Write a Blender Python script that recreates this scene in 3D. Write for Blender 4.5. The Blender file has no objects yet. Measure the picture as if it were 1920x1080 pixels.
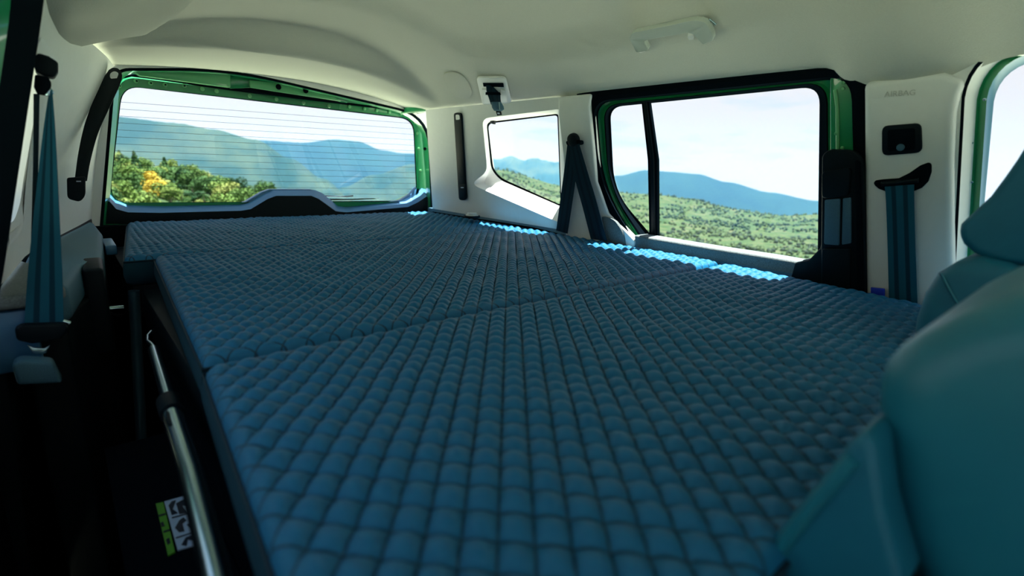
import bpy, bmesh, math, random
import numpy as np
from mathutils import Vector, Matrix, noise
random.seed(7)
C = bpy.context.scene.collection
sc = bpy.context.scene
# ---------------------------------------------------------------- camera
# metres; the camera leans in at the left B-pillar; x runs across the car, y to the tailgate, z up.
cd = bpy.data.cameras.new('camera'); cam = bpy.data.objects.new('camera', cd); C.objects.link(cam)
cam.matrix_world = Matrix(((0.757991,0.127766,-0.639629),(-0.651332,0.200701,-0.731769),(0.034879,0.971285,0.235348))).to_4x4()
cd.sensor_width = 36; cd.lens = 18.1164; cd.clip_start = .02; cd.clip_end = 20000
cd.dof.use_dof = True; cd.dof.focus_distance = 1.25; cd.dof.aperture_fstop = 3.6
sc.camera = cam
# ---------------------------------------------------------------- exposure
vs = sc.view_settings
vs.view_transform = 'Standard'; vs.look = 'None'; vs.gamma = 1; vs.use_curve_mapping = False
vs.exposure = 0.26
# ---------------------------------------------------------------- sky: bright broken cloud, bluer overhead
world = bpy.data.worlds.new('sky'); sc.world = world; world.use_nodes = True
nt = world.node_tree; nt.nodes.clear()
def N(nt, t, **kw):
    n = nt.nodes.new(t)
    for k, v in kw.items():
        if k.startswith('i_'): n.inputs[k[2:].replace('_', ' ')].default_value = v
        else: setattr(n, k, v)
    return n
tc = N(nt, 'ShaderNodeTexCoord'); mp = N(nt, 'ShaderNodeMapping')
mp.inputs['Scale'].default_value = (1.0, 1.0, 5.5); mp.inputs['Location'].default_value = (.35, .1, .4)
nz = N(nt, 'ShaderNodeTexNoise'); nz.inputs['Scale'].default_value = 2.6; nz.inputs['Detail'].default_value = 7; nz.inputs['Roughness'].default_value = .55
cr = N(nt, 'ShaderNodeValToRGB'); cr.color_ramp.elements[0].position = .34; cr.color_ramp.elements[1].position = .47
cr.color_ramp.elements[0].color = (.52, .66, .76, 1); cr.color_ramp.elements[1].color = (.76, .735, .755, 1)
sp = N(nt, 'ShaderNodeSeparateXYZ'); mr = N(nt, 'ShaderNodeMapRange')
mr.inputs['From Min'].default_value = .30; mr.inputs['From Max'].default_value = .80; mr.inputs['To Max'].default_value = .85
mx = N(nt, 'ShaderNodeMix', data_type='RGBA'); mx.inputs['B'].default_value = (.30, .58, .95, 1)
bg = N(nt, 'ShaderNodeBackground'); bg.inputs['Strength'].default_value = 1.0
ow = N(nt, 'ShaderNodeOutputWorld'); L = nt.links.new
L(tc.outputs['Generated'], mp.inputs['Vector']); L(mp.outputs['Vector'], nz.inputs['Vector']); L(nz.outputs['Fac'], cr.inputs['Fac'])
L(tc.outputs['Generated'], sp.inputs['Vector']); L(sp.outputs['Z'], mr.inputs['Value'])
L(mr.outputs['Result'], mx.inputs['Factor']); L(cr.outputs['Color'], mx.inputs['A']); L(mx.outputs['Result'], bg.inputs['Color'])
L(bg.outputs['Background'], ow.inputs['Surface'])
# ---------------------------------------------------------------- sun, almost overhead
sd = bpy.data.lights.new('sun', 'SUN'); sd.energy = 21; sd.angle = math.radians(.6); sd.color = (1, .97, .90)
sun = bpy.data.objects.new('sun', sd); C.objects.link(sun)
sun.rotation_euler = Vector((-.155, .02, -1)).to_track_quat('-Z', 'Y').to_euler()

# ================================================================ helpers
def mat(name, col, rough=.6, metal=0, bump=0, bscale=400, var=0, vscale=60, spec=.5, coat=0, sheen=0):
    m = bpy.data.materials.new(name); m.use_nodes = True; t = m.node_tree; b = t.nodes['Principled BSDF']
    b.inputs['Roughness'].default_value = rough; b.inputs['Metallic'].default_value = metal
    b.inputs['Specular IOR Level'].default_value = spec; b.inputs['Coat Weight'].default_value = coat
    b.inputs['Sheen Weight'].default_value = sheen
    g = N(t, 'ShaderNodeTexCoord')
    n1 = N(t, 'ShaderNodeTexNoise'); n1.inputs['Scale'].default_value = vscale; n1.inputs['Detail'].default_value = 4
    r = N(t, 'ShaderNodeMix', data_type='RGBA'); v = max(var, .03)
    r.inputs['A'].default_value = tuple(c * (1 - v) for c in col) + (1,); r.inputs['B'].default_value = tuple(min(1, c * (1 + v)) for c in col) + (1,)
    t.links.new(g.outputs['Object'], n1.inputs['Vector']); t.links.new(n1.outputs['Fac'], r.inputs['Factor'])
    t.links.new(r.outputs['Result'], b.inputs['Base Color'])
    if bump:
        n2 = N(t, 'ShaderNodeTexNoise'); n2.inputs['Scale'].default_value = bscale; n2.inputs['Detail'].default_value = 2
        bp = N(t, 'ShaderNodeBump'); bp.inputs['Strength'].default_value = bump; bp.inputs['Distance'].default_value = .001
        t.links.new(g.outputs['Object'], n2.inputs['Vector']); t.links.new(n2.outputs['Fac'], bp.inputs['Height']); t.links.new(bp.outputs['Normal'], b.inputs['Normal'])
    return m
def glass_mat(name, tint=(1, 1, 1), gl=.05):
    m = bpy.data.materials.new(name); m.use_nodes = True; t = m.node_tree; t.nodes.clear()
    a = N(t, 'ShaderNodeBsdfTransparent'); a.inputs['Color'].default_value = tint + (1,)
    g = N(t, 'ShaderNodeBsdfGlossy'); g.inputs['Roughness'].default_value = .02
    x = N(t, 'ShaderNodeMixShader'); x.inputs['Fac'].default_value = gl
    o = N(t, 'ShaderNodeOutputMaterial')
    t.links.new(a.outputs[0], x.inputs[1]); t.links.new(g.outputs[0], x.inputs[2]); t.links.new(x.outputs[0], o.inputs['Surface'])
    return m
def belt_mat(name, col, dark):
    m = bpy.data.materials.new(name); m.use_nodes = True; t = m.node_tree; b = t.nodes['Principled BSDF']
    b.inputs['Roughness'].default_value = .7; b.inputs['Specular IOR Level'].default_value = .12
    uv = N(t, 'ShaderNodeUVMap'); s = N(t, 'ShaderNodeSeparateXYZ'); w = N(t, 'ShaderNodeMath', operation='PINGPONG'); w.inputs[1].default_value = .5
    r = N(t, 'ShaderNodeValToRGB'); r.color_ramp.interpolation = 'LINEAR'
    e = r.color_ramp.elements; e[0].position = 0; e[0].color = col + (1,); e[1].position = 1; e[1].color = col + (1,)
    for p, c in ((.20, col), (.23, dark), (.36, dark), (.39, col)):
        q = e.new(p); q.color = c + (1,)
    wv = N(t, 'ShaderNodeTexWave'); wv.inputs['Scale'].default_value = 60; wv.bands_direction = 'Y'
    bp = N(t, 'ShaderNodeBump'); bp.inputs['Strength'].default_value = .25; bp.inputs['Distance'].default_value = .0006
    t.links.new(uv.outputs[0], s.inputs[0]); t.links.new(s.outputs['X'], w.inputs[0]); t.links.new(w.outputs[0], r.inputs['Fac'])
    t.links.new(r.outputs['Color'], b.inputs['Base Color']); t.links.new(uv.outputs[0], wv.inputs['Vector'])
    t.links.new(wv.outputs['Fac'], bp.inputs['Height']); t.links.new(bp.outputs['Normal'], b.inputs['Normal'])
    return m
def foliage(name, c1, c2, c3):
    m = bpy.data.materials.new(name); m.use_nodes = True; t = m.node_tree; b = t.nodes['Principled BSDF']
    b.inputs['Roughness'].default_value = .7; b.inputs['Specular IOR Level'].default_value = .2
    oi = N(t, 'ShaderNodeObjectInfo'); g = N(t, 'ShaderNodeTexCoord'); n = N(t, 'ShaderNodeTexNoise'); n.inputs['Scale'].default_value = 1.5
    ad = N(t, 'ShaderNodeMath', operation='MULTIPLY_ADD'); ad.inputs[1].default_value = .55
    s2 = N(t, 'ShaderNodeMath', operation='MULTIPLY'); s2.inputs[1].default_value = .62
    r = N(t, 'ShaderNodeValToRGB'); e = r.color_ramp.elements; e[0].position = .2; e[0].color = c1 + (1,); e[1].position = .9; e[1].color = c3 + (1,)
    q = e.new(.55); q.color = c2 + (1,)
    t.links.new(g.outputs['Object'], n.inputs['Vector']); t.links.new(oi.outputs['Random'], s2.inputs[0])
    t.links.new(n.outputs['Fac'], ad.inputs[0]); t.links.new(s2.outputs[0], ad.inputs[2]); t.links.new(ad.outputs[0], r.inputs['Fac']); t.links.new(r.outputs['Color'], b.inputs['Base Color'])
    return m

def tag(o, label=None, cat=None, group=None, kind=None):
    if label: o['label'] = label
    if cat: o['category'] = cat
    if group: o['group'] = group
    if kind: o['kind'] = kind
    return o
def empty(name, loc, label=None, cat=None, group=None, kind=None):
    o = bpy.data.objects.new(name, None); o.location = loc; o.empty_display_size = .05; C.objects.link(o)
    return tag(o, label, cat, group, kind)
def link(name, me, m=None, parent=None, smooth=True):
    o = bpy.data.objects.new(name, me); C.objects.link(o)
    if m: me.materials.append(m)
    if smooth and len(me.polygons): me.polygons.foreach_set('use_smooth', [True] * len(me.polygons))
    if parent:
        o.parent = parent
        top = parent; off = Vector((0, 0, 0))
        while top: off += Vector(top.location); top = top.parent
        o.location = -off
    return o
def obj(name, verts, faces, m=None, parent=None, smooth=True, kind=None):
    me = bpy.data.meshes.new(name); me.from_pydata([tuple(v) for v in verts], [], faces); me.update()
    bm = bmesh.new(); bm.from_mesh(me); bmesh.ops.recalc_face_normals(bm, faces=bm.faces); bm.to_mesh(me); bm.free()
    o = link(name, me, m, parent, smooth)
    if kind: o['kind'] = kind
    return o
def from_bm(name, bm, m, parent=None, smooth=True):
    bmesh.ops.recalc_face_normals(bm, faces=bm.faces)
    me = bpy.data.meshes.new(name); bm.to_mesh(me); bm.free()
    o = link(name, me, m, parent, smooth)
    return o
def sharp(o, deg=35):
    me = o.data; me.update()
    bm = bmesh.new(); bm.from_mesh(me)
    for e in bm.edges:
        if len(e.link_faces) == 2: e.smooth = e.calc_face_angle(0) < math.radians(deg)
    bm.to_mesh(me); bm.free(); return o
def V(p): return Vector(p)
def rings(name, rs, m, parent=None, cap=False, closed=True, smooth=True, deg=40):
    """skin between matching loops of points"""
    n = len(rs[0]); vs = [p for r in rs for p in r]; fs = []
    for k in range(len(rs) - 1):
        for i in range(n if closed else n - 1):
            j = (i + 1) % n; fs.append((k * n + i, k * n + j, (k + 1) * n + j, (k + 1) * n + i))
    if cap: fs.append(tuple(range((len(rs) - 1) * n, len(rs) * n)))
    return sharp(obj(name, vs, fs, m, parent, smooth), deg)
def shift(r, v): return [tuple(V(p) + V(v)) for p in r]
def prism(name, poly, vec, m, parent=None, bevel=.002, seg=2):
    """solid made by pushing an outline along a vector"""
    bm = bmesh.new(); a = [bm.verts.new(p) for p in poly]; f = bm.faces.new(a)
    r = bmesh.ops.extrude_face_region(bm, geom=[f]); vs = [g for g in r['geom'] if isinstance(g, bmesh.types.BMVert)]
    bmesh.ops.translate(bm, verts=vs, vec=V(vec)); bmesh.ops.recalc_face_normals(bm, faces=bm.faces)
    if bevel:
        es = [e for e in bm.edges if len(e.link_faces) == 2 and e.calc_face_angle(0) > .6]
        bmesh.ops.bevel(bm, geom=es, offset=bevel, segments=seg, affect='EDGES', profile=.5, clamp_overlap=True)
    return sharp(from_bm(name, bm, m, parent), 40)
def box(name, lo, hi, m, parent=None, bevel=.003, seg=2):
    (x0, y0, z0), (x1, y1, z1) = lo, hi
    return prism(name, [(x0, y0, z0), (x1, y0, z0), (x1, y1, z0), (x0, y1, z0)], (0, 0, z1 - z0), m, parent, bevel, seg)
def tube(name, pts, r, m, parent=None, n=8, closed=False, caps=True):
    pts = [V(p) for p in pts]; k = len(pts); vs = []; fs = []; up = None
    for i, p in enumerate(pts):
        a = pts[(i - 1) % k] if (i or closed) else p; b = pts[(i + 1) % k] if (i < k - 1 or closed) else p
        d = (b - a).normalized()
        if up is None: up = d.orthogonal().normalized()
        up = (up - d * up.dot(d)).normalized(); s = d.cross(up); rr = r[i] if isinstance(r, (list, tuple)) else r
        for j in range(n):
            t = 2 * math.pi * j / n; vs.append(p + (up * math.cos(t) + s * math.sin(t)) * rr)
    for i in range(k if closed else k - 1):
        for j in range(n):
            a = i * n; b = ((i + 1) % k) * n; fs.append((a + j, a + (j + 1) % n, b + (j + 1) % n, b + j))
    if caps and not closed: fs += [tuple(range(n)), tuple(range((k - 1) * n, k * n))]
    return sharp(obj(name, vs, fs, m, parent), 60)
def smoothpath(pts, n=6):
    pts = [V(p) for p in pts]; out = []
    for i in range(len(pts) - 1):
        p0 = pts[max(0, i - 1)]; p1 = pts[i]; p2 = pts[i + 1]; p3 = pts[min(len(pts) - 1, i + 2)]
        for k in range(n):
            t = k / n; out.append(.5 * ((2 * p1) + (p2 - p0) * t + (2 * p0 - 5 * p1 + 4 * p2 - p3) * t * t + (3 * p1 - p0 - 3 * p2 + p3) * t ** 3))
    out.append(pts[-1]); return out
def ribbon(name, left, right, m, parent=None, th=.0014, n=6):
    """webbing between two edge paths, with thickness and uv (u across, v along)"""
    l = smoothpath(left, n); r = smoothpath(right, n); k = len(l); vs = []; uv = []; fs = []
    s = 0
    for i in range(k):
        if i: s += ((l[i] + r[i]) / 2 - (l[i - 1] + r[i - 1]) / 2).length
        d = (l[min(k - 1, i + 1)] - l[max(0, i - 1)]); nn = d.cross(r[i] - l[i]).normalized() * th / 2
        for q in range(5):
            p = l[i].lerp(r[i], q / 4); vs.append(p + nn); uv.append((q / 4, s * 20))
        for q in range(5):
            p = l[i].lerp(r[i], q / 4); vs.append(p - nn); uv.append((q / 4, s * 20))
    for i in range(k - 1):
        a = i * 10; b = a + 10
        for q in range(4):
            fs.append((a + q, a + q + 1, b + q + 1, b + q)); fs.append((a + 5 + q, b + 5 + q, b + 6 + q, a + 6 + q))
        fs.append((a, b, b + 5, a + 5)); fs.append((a + 4, a + 9, b + 9, b + 4))
    fs += [(0, 5, 6, 1), (1, 6, 7, 2), (2, 7, 8, 3), (3, 8, 9, 4)]
    me = bpy.data.meshes.new(name); me.from_pydata(vs, [], fs); ul = me.uv_layers.new(name='UVMap')
    for lp in me.loops: ul.data[lp.index].uv = uv[lp.vertex_index]
    return sharp(link(name, me, m, parent), 60)
def superell(name, c, r, m, parent=None, e=.5, rot=None, nu=40, nv=24, fn=None):
    vs = []; fs = []
    f = lambda w, p: math.copysign(abs(w) ** p, w)
    for i in range(nv + 1):
        a = -math.pi / 2 + math.pi * i / nv
        for j in range(nu):
            b = 2 * math.pi * j / nu
            p = Vector((r[0] * f(math.cos(a), e) * f(math.cos(b), e), r[1] * f(math.cos(a), e) * f(math.sin(b), e), r[2] * f(math.sin(a), e)))
            if fn: p = fn(p)
            if rot: p = rot @ p
            vs.append(p + V(c))
    for i in range(nv):
        for j in range(nu): fs.append((i * nu + j, i * nu + (j + 1) % nu, (i + 1) * nu + (j + 1) % nu, (i + 1) * nu + j))
    bm = bmesh.new(); bv = [bm.verts.new(v) for v in vs]
    for q in fs: bm.faces.new([bv[i] for i in q])
    bmesh.ops.remove_doubles(bm, verts=bm.verts, dist=1e-5)
    return from_bm(name, bm, m, parent)
def disc(name, c, nrm, r, th, m, parent=None, n=24, bevel=.001):
    nrm = V(nrm).normalized(); a = nrm.orthogonal().normalized(); b = nrm.cross(a)
    return prism(name, [V(c) + (a * math.cos(t) + b * math.sin(t)) * r for t in [2 * math.pi * k / n for k in range(n)]], nrm * th, m, parent, bevel)
def sm(a, b, t):
    t = min(1.0, max(0.0, (t - a) / (b - a)))
    return t * t * (3 - 2 * t)
def roof_edge(y):
    # x of the headliner rim on the right, where it meets the side trim
    return 1.076 + .062 * sm(1.72, 1.94, y)
def ceil_z(x, y):
    # headliner height: cambered roof that steps down towards the tailgate
    if x > .56: u = (x - .56) / (roof_edge(y) - .56); e = .186 - .020 * sm(.40, .33, y) + .022 * sm(.22, .13, y) + .004 * sm(1.7, 1.93, y)
    else: u = (x - .56) / .55; e = .216 - .008 * sm(1.6, 1.93, y)
    step = 1.58 + .08 * u * u
    H = .360 - .012 * sm(.5, 1.0, y) - .008 * sm(1.22, 1.45, y) - .070 * sm(step - .05, step + .025, y) - .014 * sm(1.66, 1.93, y)
    z = e + (H - e) * (1 - min(1.3, abs(u)) ** 2.1)
    m = sm(.98, .90, x + .25 * max(0, y - 1.0)) * sm(.10, .18, x) * sm(1.30, 1.20, y)
    z += .020 * m
    z -= .035 * sm(.27, .215, x + .15 * (y - 1.3)) * sm(-.02, .05, x) * sm(1.56, 1.5, y) * sm(1.0, 1.15, y)
    z -= .012 * math.exp(-((y - .27) / .05) ** 2) * sm(.5, .9, x)
    return z

# ================================================================ materials
M = {}
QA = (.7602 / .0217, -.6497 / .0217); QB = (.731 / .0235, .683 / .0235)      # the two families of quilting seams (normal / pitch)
M['trim'] = mat('pale_grey_trim', (.78, .795, .77), .55, bump=.25, bscale=900, var=.03)
M['headliner'] = mat('woven_headliner', (.53, .54, .47), .95, bump=.5, bscale=700, var=.05, vscale=300, spec=.1)
M['green'] = mat('green_body_paint', (.012, .24, .085), .28, var=.06, coat=.8)
M['green_highlight'] = mat('green_body_paint_highlight', (.13, .44, .19), .35, coat=.3)  # same body green with its highlight put into a paler colour
M['rubber'] = mat('black_rubber_seal', (.003, .006, .009), .8, spec=.0)
M['black'] = mat('black_plastic', (.004, .009, .013), .5, spec=.1, bump=.3, bscale=900)
M['dark'] = mat('dark_textured_plastic', (.055, .14, .20), .6, spec=.3, bump=.8, bscale=700, var=.2, vscale=500)
M['sill'] = mat('speckled_grey_plastic', (.12, .15, .155), .7, bump=1.0, bscale=500, var=.6, vscale=350, spec=.3)
M['bluetrim'] = mat('blue_plastic_and_sky_sheen', (.045, .17, .34), .38, bump=.15, bscale=900)  # blue plastic; on the tailgate trim the colour stands in for sky reflection
M['carpet'] = mat('black_carpet', (.004, .006, .009), .95, spec=.03, bump=.6, bscale=500, var=.4, vscale=300)
M['metal'] = mat('brushed_steel', (.42, .58, .66), .22, 1, var=.05)
M['pale_metal'] = mat('satin_steel', (.62, .66, .64), .45, .6)
M['leg'] = mat('blue_grey_steel', (.05, .12, .17), .35, .4)
M['leather'] = mat('teal_leatherette', (.006, .12, .20), .5, spec=.3, bump=.3, bscale=500, var=.08)
M['seatgrey'] = mat('grey_leatherette', (.006, .145, .215), .40, spec=.5, bump=.3, bscale=500)
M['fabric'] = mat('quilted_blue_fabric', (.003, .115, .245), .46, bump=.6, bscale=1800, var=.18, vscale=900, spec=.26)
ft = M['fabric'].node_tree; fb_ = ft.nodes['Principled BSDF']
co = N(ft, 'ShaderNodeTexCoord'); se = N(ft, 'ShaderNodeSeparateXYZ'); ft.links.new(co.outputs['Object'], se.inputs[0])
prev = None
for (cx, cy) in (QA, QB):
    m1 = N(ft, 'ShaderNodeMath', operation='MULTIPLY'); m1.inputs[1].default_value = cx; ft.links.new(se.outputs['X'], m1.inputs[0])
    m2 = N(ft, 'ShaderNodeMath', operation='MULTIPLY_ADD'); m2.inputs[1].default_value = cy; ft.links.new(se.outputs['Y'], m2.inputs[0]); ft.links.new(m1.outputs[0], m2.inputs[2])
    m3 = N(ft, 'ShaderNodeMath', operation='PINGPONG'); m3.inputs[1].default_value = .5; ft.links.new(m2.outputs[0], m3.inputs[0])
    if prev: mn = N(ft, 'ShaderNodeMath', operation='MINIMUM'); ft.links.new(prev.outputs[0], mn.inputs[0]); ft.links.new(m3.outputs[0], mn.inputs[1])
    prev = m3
crease_shade = N(ft, 'ShaderNodeMapRange'); crease_shade.inputs['From Min'].default_value = .02; crease_shade.inputs['From Max'].default_value = .06
ft.links.new(mn.outputs[0], crease_shade.inputs['Value'])
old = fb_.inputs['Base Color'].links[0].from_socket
mc = N(ft, 'ShaderNodeMix', data_type='RGBA'); mc.inputs['A'].default_value = (.002, .030, .065, 1); ft.links.new(crease_shade.outputs['Result'], mc.inputs['Factor']); ft.links.new(old, mc.inputs['B'])  # darker lines along the quilting grooves paint in the crease shade
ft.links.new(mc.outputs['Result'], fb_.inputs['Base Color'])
M['piping'] = mat('navy_piping', (.004, .020, .035), .7, spec=.2)
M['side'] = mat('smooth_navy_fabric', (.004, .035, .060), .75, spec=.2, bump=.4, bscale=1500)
M['webbing'] = belt_mat('grey_belt_webbing', (.012, .10, .155), (.005, .038, .065))
M['webdark'] = belt_mat('dark_belt_webbing', (.006, .026, .042), (.004, .014, .025))
M['handle'] = mat('grey_green_plastic', (.50, .55, .49), .45)
M['glass'] = glass_mat('window_glass', (.97, .985, .98), .04)
M['skylit_reveal'] = mat('skylit_blue_reveal', (.03, .20, .33), .4)  # blue of the sky light painted into the reveal colour
M['tinted'] = glass_mat('tinted_windscreen', (.28, .33, .34), .05)
M['white'] = mat('white_print', (.6, .68, .8), .5); M['lime'] = mat('lime_print', (.12, .42, .02), .5); M['ink'] = mat('black_ink', (.006, .01, .03), .5)
M['trimdark'] = mat('embossed_lettering', (.52, .53, .50), .5)
M['greenlit'] = mat('moss_green_felt', (.20, .27, .12), .9)
M['bluetape'] = mat('blue_plastic_clip', (.02, .05, .5), .4)
M['grass'] = mat('meadow_ground', (.12, .17, .045), .95, var=.55, vscale=.035, spec=.1)
M['pad'] = M['grass']
# ================================================================ ceiling
nx, ny = 110, 180; x0, y0, y1 = -.03, -.75, 1.95
vs = []
for j in range(ny + 1):
    y = y0 + (y1 - y0) * j / ny; x1 = roof_edge(y) + .002
    vs += [(x0 + (x1 - x0) * i / nx, y, ceil_z(x0 + (x1 - x0) * i / nx, y)) for i in range(nx)] + [(x1 + .008, y, ceil_z(x1, y) - .0075)]
fs = [(j * (nx + 1) + i, j * (nx + 1) + i + 1, (j + 1) * (nx + 1) + i + 1, (j + 1) * (nx + 1) + i) for j in range(ny) for i in range(nx)]
ceiling = tag(obj('ceiling', vs, fs, M['headliner']), 'pale grey-green woven headliner curving down to the tailgate', kind='structure')
box('roof_skin', (-.02, -.8, .40), (1.11, 1.97, .43), M['green'], ceiling, .01)
for sx, nm, zz in ((-.03, 'roof_side', .215), (1.086, 'roof_side', .180)):
    box(nm, (sx, -.8, zz), (sx + .025, 1.97, .405), M['green'], ceiling, .005)
# ================================================================ floor
box('floor', (-.12, -1.2, -.85), (1.24, 2.02, -.81), M['carpet'])['kind'] = 'structure'
# ================================================================ right wall
wr = empty('wall_right', (1.2, 1.4, -.8), 'pale grey side trim around the rear quarter window', kind='structure')
qo = [(1.0744,1.7567,0.1806),(1.0741,1.7561,0.1814),(1.074,1.7552,0.1819),(1.0738,1.7539,0.1823),(1.0738,1.7522,0.1824),(1.0741,0.9473,0.1816),(1.0741,0.9465,0.1815),(1.0742,0.946,0.1813),(1.0743,0.9457,0.1809),(1.0745,0.9456,0.1803),(1.2453,1.0147,-0.3373),(1.2456,1.0149,-0.338),(1.2457,1.0153,-0.3386),(1.2458,1.016,-0.3388),(1.2458,1.0169,-0.3389),(1.2109,1.9186,-0.2329),(1.2107,1.9201,-0.2326),(1.2106,1.9211,-0.232),(1.2103,1.9215,-0.2311),(1.2099,1.9213,-0.23),(1.1345,1.8283,-0.0014),(1.1341,1.8278,-0.0004),(1.1338,1.8274,0.0007),(1.1334,1.827,0.0017),(1.1331,1.8266,0.0027)]
qa = [(1.0952,1.4301,0.1175),(1.0919,1.4253,0.1277),(1.0894,1.4161,0.135),(1.0879,1.4027,0.1397),(1.0873,1.385,0.1416),(1.0842,1.0809,0.1509),(1.0844,1.0718,0.1504),(1.0852,1.0658,0.148),(1.0865,1.0626,0.1439),(1.0885,1.0622,0.1379),(1.191,1.111,-0.1728),(1.1929,1.1129,-0.1786),(1.1941,1.1166,-0.1823),(1.1946,1.1221,-0.1837),(1.1944,1.1293,-0.183),(1.164,1.5402,-0.0909),(1.1621,1.5562,-0.0853),(1.1598,1.5604,-0.0783),(1.1571,1.5527,-0.07),(1.154,1.5333,-0.0605),(1.1502,1.5043,-0.0489),(1.1472,1.4855,-0.04),(1.1439,1.4715,-0.03),(1.1403,1.4621,-0.019),(1.1363,1.4572,-0.007)]
qb = [(1.1302,1.4641,0.1174),(1.1273,1.46,0.1264),(1.1251,1.452,0.1329),(1.1238,1.4402,0.137),(1.1232,1.4247,0.1388),(1.1198,1.1181,0.149),(1.12,1.1106,0.1485),(1.1206,1.1056,0.1466),(1.1218,1.103,0.1432),(1.1234,1.1028,0.1382),(1.2155,1.1529,-0.1408),(1.2174,1.155,-0.1467),(1.2187,1.159,-0.1505),(1.2192,1.1648,-0.1521),(1.219,1.1725,-0.1516),(1.1973,1.5211,-0.0857),(1.1959,1.5339,-0.0816),(1.1939,1.5393,-0.0756),(1.1913,1.537,-0.0677),(1.1882,1.5273,-0.058),(1.1866,1.5214,-0.0534),(1.1832,1.5095,-0.043),(1.1797,1.5005,-0.0324),(1.1762,1.4942,-0.0217),(1.1726,1.4906,-0.0108)]
qc = [(1.157,1.4873,0.1181),(1.1545,1.4838,0.1257),(1.1527,1.477,0.1313),(1.1515,1.467,0.1348),(1.151,1.4538,0.1363),(1.1475,1.1453,0.147),(1.1476,1.1395,0.1466),(1.1481,1.1357,0.1451),(1.149,1.1337,0.1425),(1.1502,1.1336,0.1387),(1.2367,1.184,-0.1234),(1.2382,1.1856,-0.1279),(1.2391,1.1886,-0.1306),(1.2394,1.193,-0.1316),(1.2392,1.1987,-0.1309),(1.2189,1.4477,-0.0694),(1.2175,1.4619,-0.0652),(1.2157,1.4747,-0.0598),(1.2136,1.4859,-0.0533),(1.2111,1.4955,-0.0457),(1.2099,1.4995,-0.0421),(1.2071,1.5069,-0.0335),(1.204,1.5116,-0.0242),(1.2007,1.5135,-0.0141),(1.1971,1.5126,-0.0034)]
rings('quarter_panel', [qo, qa], M['trim'], wr, smooth=False)
rings('quarter_ledge', [qa, qb, qc], M['trim'], wr)
w2 = empty('window_2', qc[0], 'small rear quarter window with slanted lower edge', kind='structure')
rings('window_seal', [qc, shift(qc, (.006, 0, 0)), [(1.1646,1.4872,0.1133),(1.1621,1.484,0.1209),(1.1602,1.4773,0.1265),(1.1591,1.4674,0.1301),(1.1585,1.4542,0.1317),(1.1547,1.1566,0.1434),(1.1548,1.1508,0.1431),(1.1553,1.1469,0.1416),(1.1561,1.1449,0.139),(1.1574,1.1448,0.1351),(1.2407,1.1932,-0.1173),(1.2422,1.1948,-0.1217),(1.2431,1.1978,-0.1245),(1.2434,1.2022,-0.1254),(1.2431,1.2079,-0.1246),(1.2221,1.4506,-0.061),(1.2209,1.4628,-0.0573),(1.2193,1.4738,-0.0526),(1.2175,1.4835,-0.047),(1.2154,1.4921,-0.0405),(1.2143,1.4956,-0.0374),(1.2119,1.5023,-0.0301),(1.2093,1.5066,-0.0221),(1.2065,1.5085,-0.0135),(1.2034,1.508,-0.0043)]], M['rubber'], w2)
obj('pane', [(1.1628,1.4947,0.1187),(1.1603,1.4913,0.1263),(1.1585,1.4844,0.1319),(1.1573,1.4743,0.1355),(1.1568,1.461,0.137),(1.1533,1.151,0.1477),(1.1534,1.1453,0.1474),(1.1539,1.1414,0.1459),(1.1547,1.1394,0.1432),(1.156,1.1393,0.1394),(1.2429,1.1899,-0.124),(1.2444,1.1916,-0.1285),(1.2453,1.1946,-0.1313),(1.2457,1.199,-0.1323),(1.2454,1.2047,-0.1316),(1.225,1.455,-0.0698),(1.2236,1.4693,-0.0655),(1.2218,1.4821,-0.0601),(1.2197,1.4933,-0.0536),(1.2172,1.503,-0.0459),(1.2159,1.507,-0.0423),(1.2131,1.5145,-0.0337),(1.21,1.5192,-0.0243),(1.2067,1.5211,-0.0142),(1.2031,1.5202,-0.0034)], [tuple(range(25))], M['glass'], w2)
prism('glass_clip', [(1.1383,1.4494,0.1384),(1.1386,1.4264,0.1376),(1.1424,1.4336,0.126),(1.1411,1.4496,0.1299)], (.01, 0, 0), M['black'], w2, .001)
# trim below the quarter window down behind the bed
prism('lower_panel', [(1.200, .17, -.20), (1.200, 1.95, -.20), (1.24, 1.95, -.81), (1.24, .17, -.81)], (.02, 0, 0), M['dark'], wr, .003)
# dark tube standing in for the shaded gap along the foot of the trim
tube('foot_gap', [(1.2027,1.9095,-0.2172),(1.2018,1.5751,-0.2146),(1.2011,1.2751,-0.2125),(1.2057,0.9919,-0.2265)], .004, M['rubber'], wr)
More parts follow.
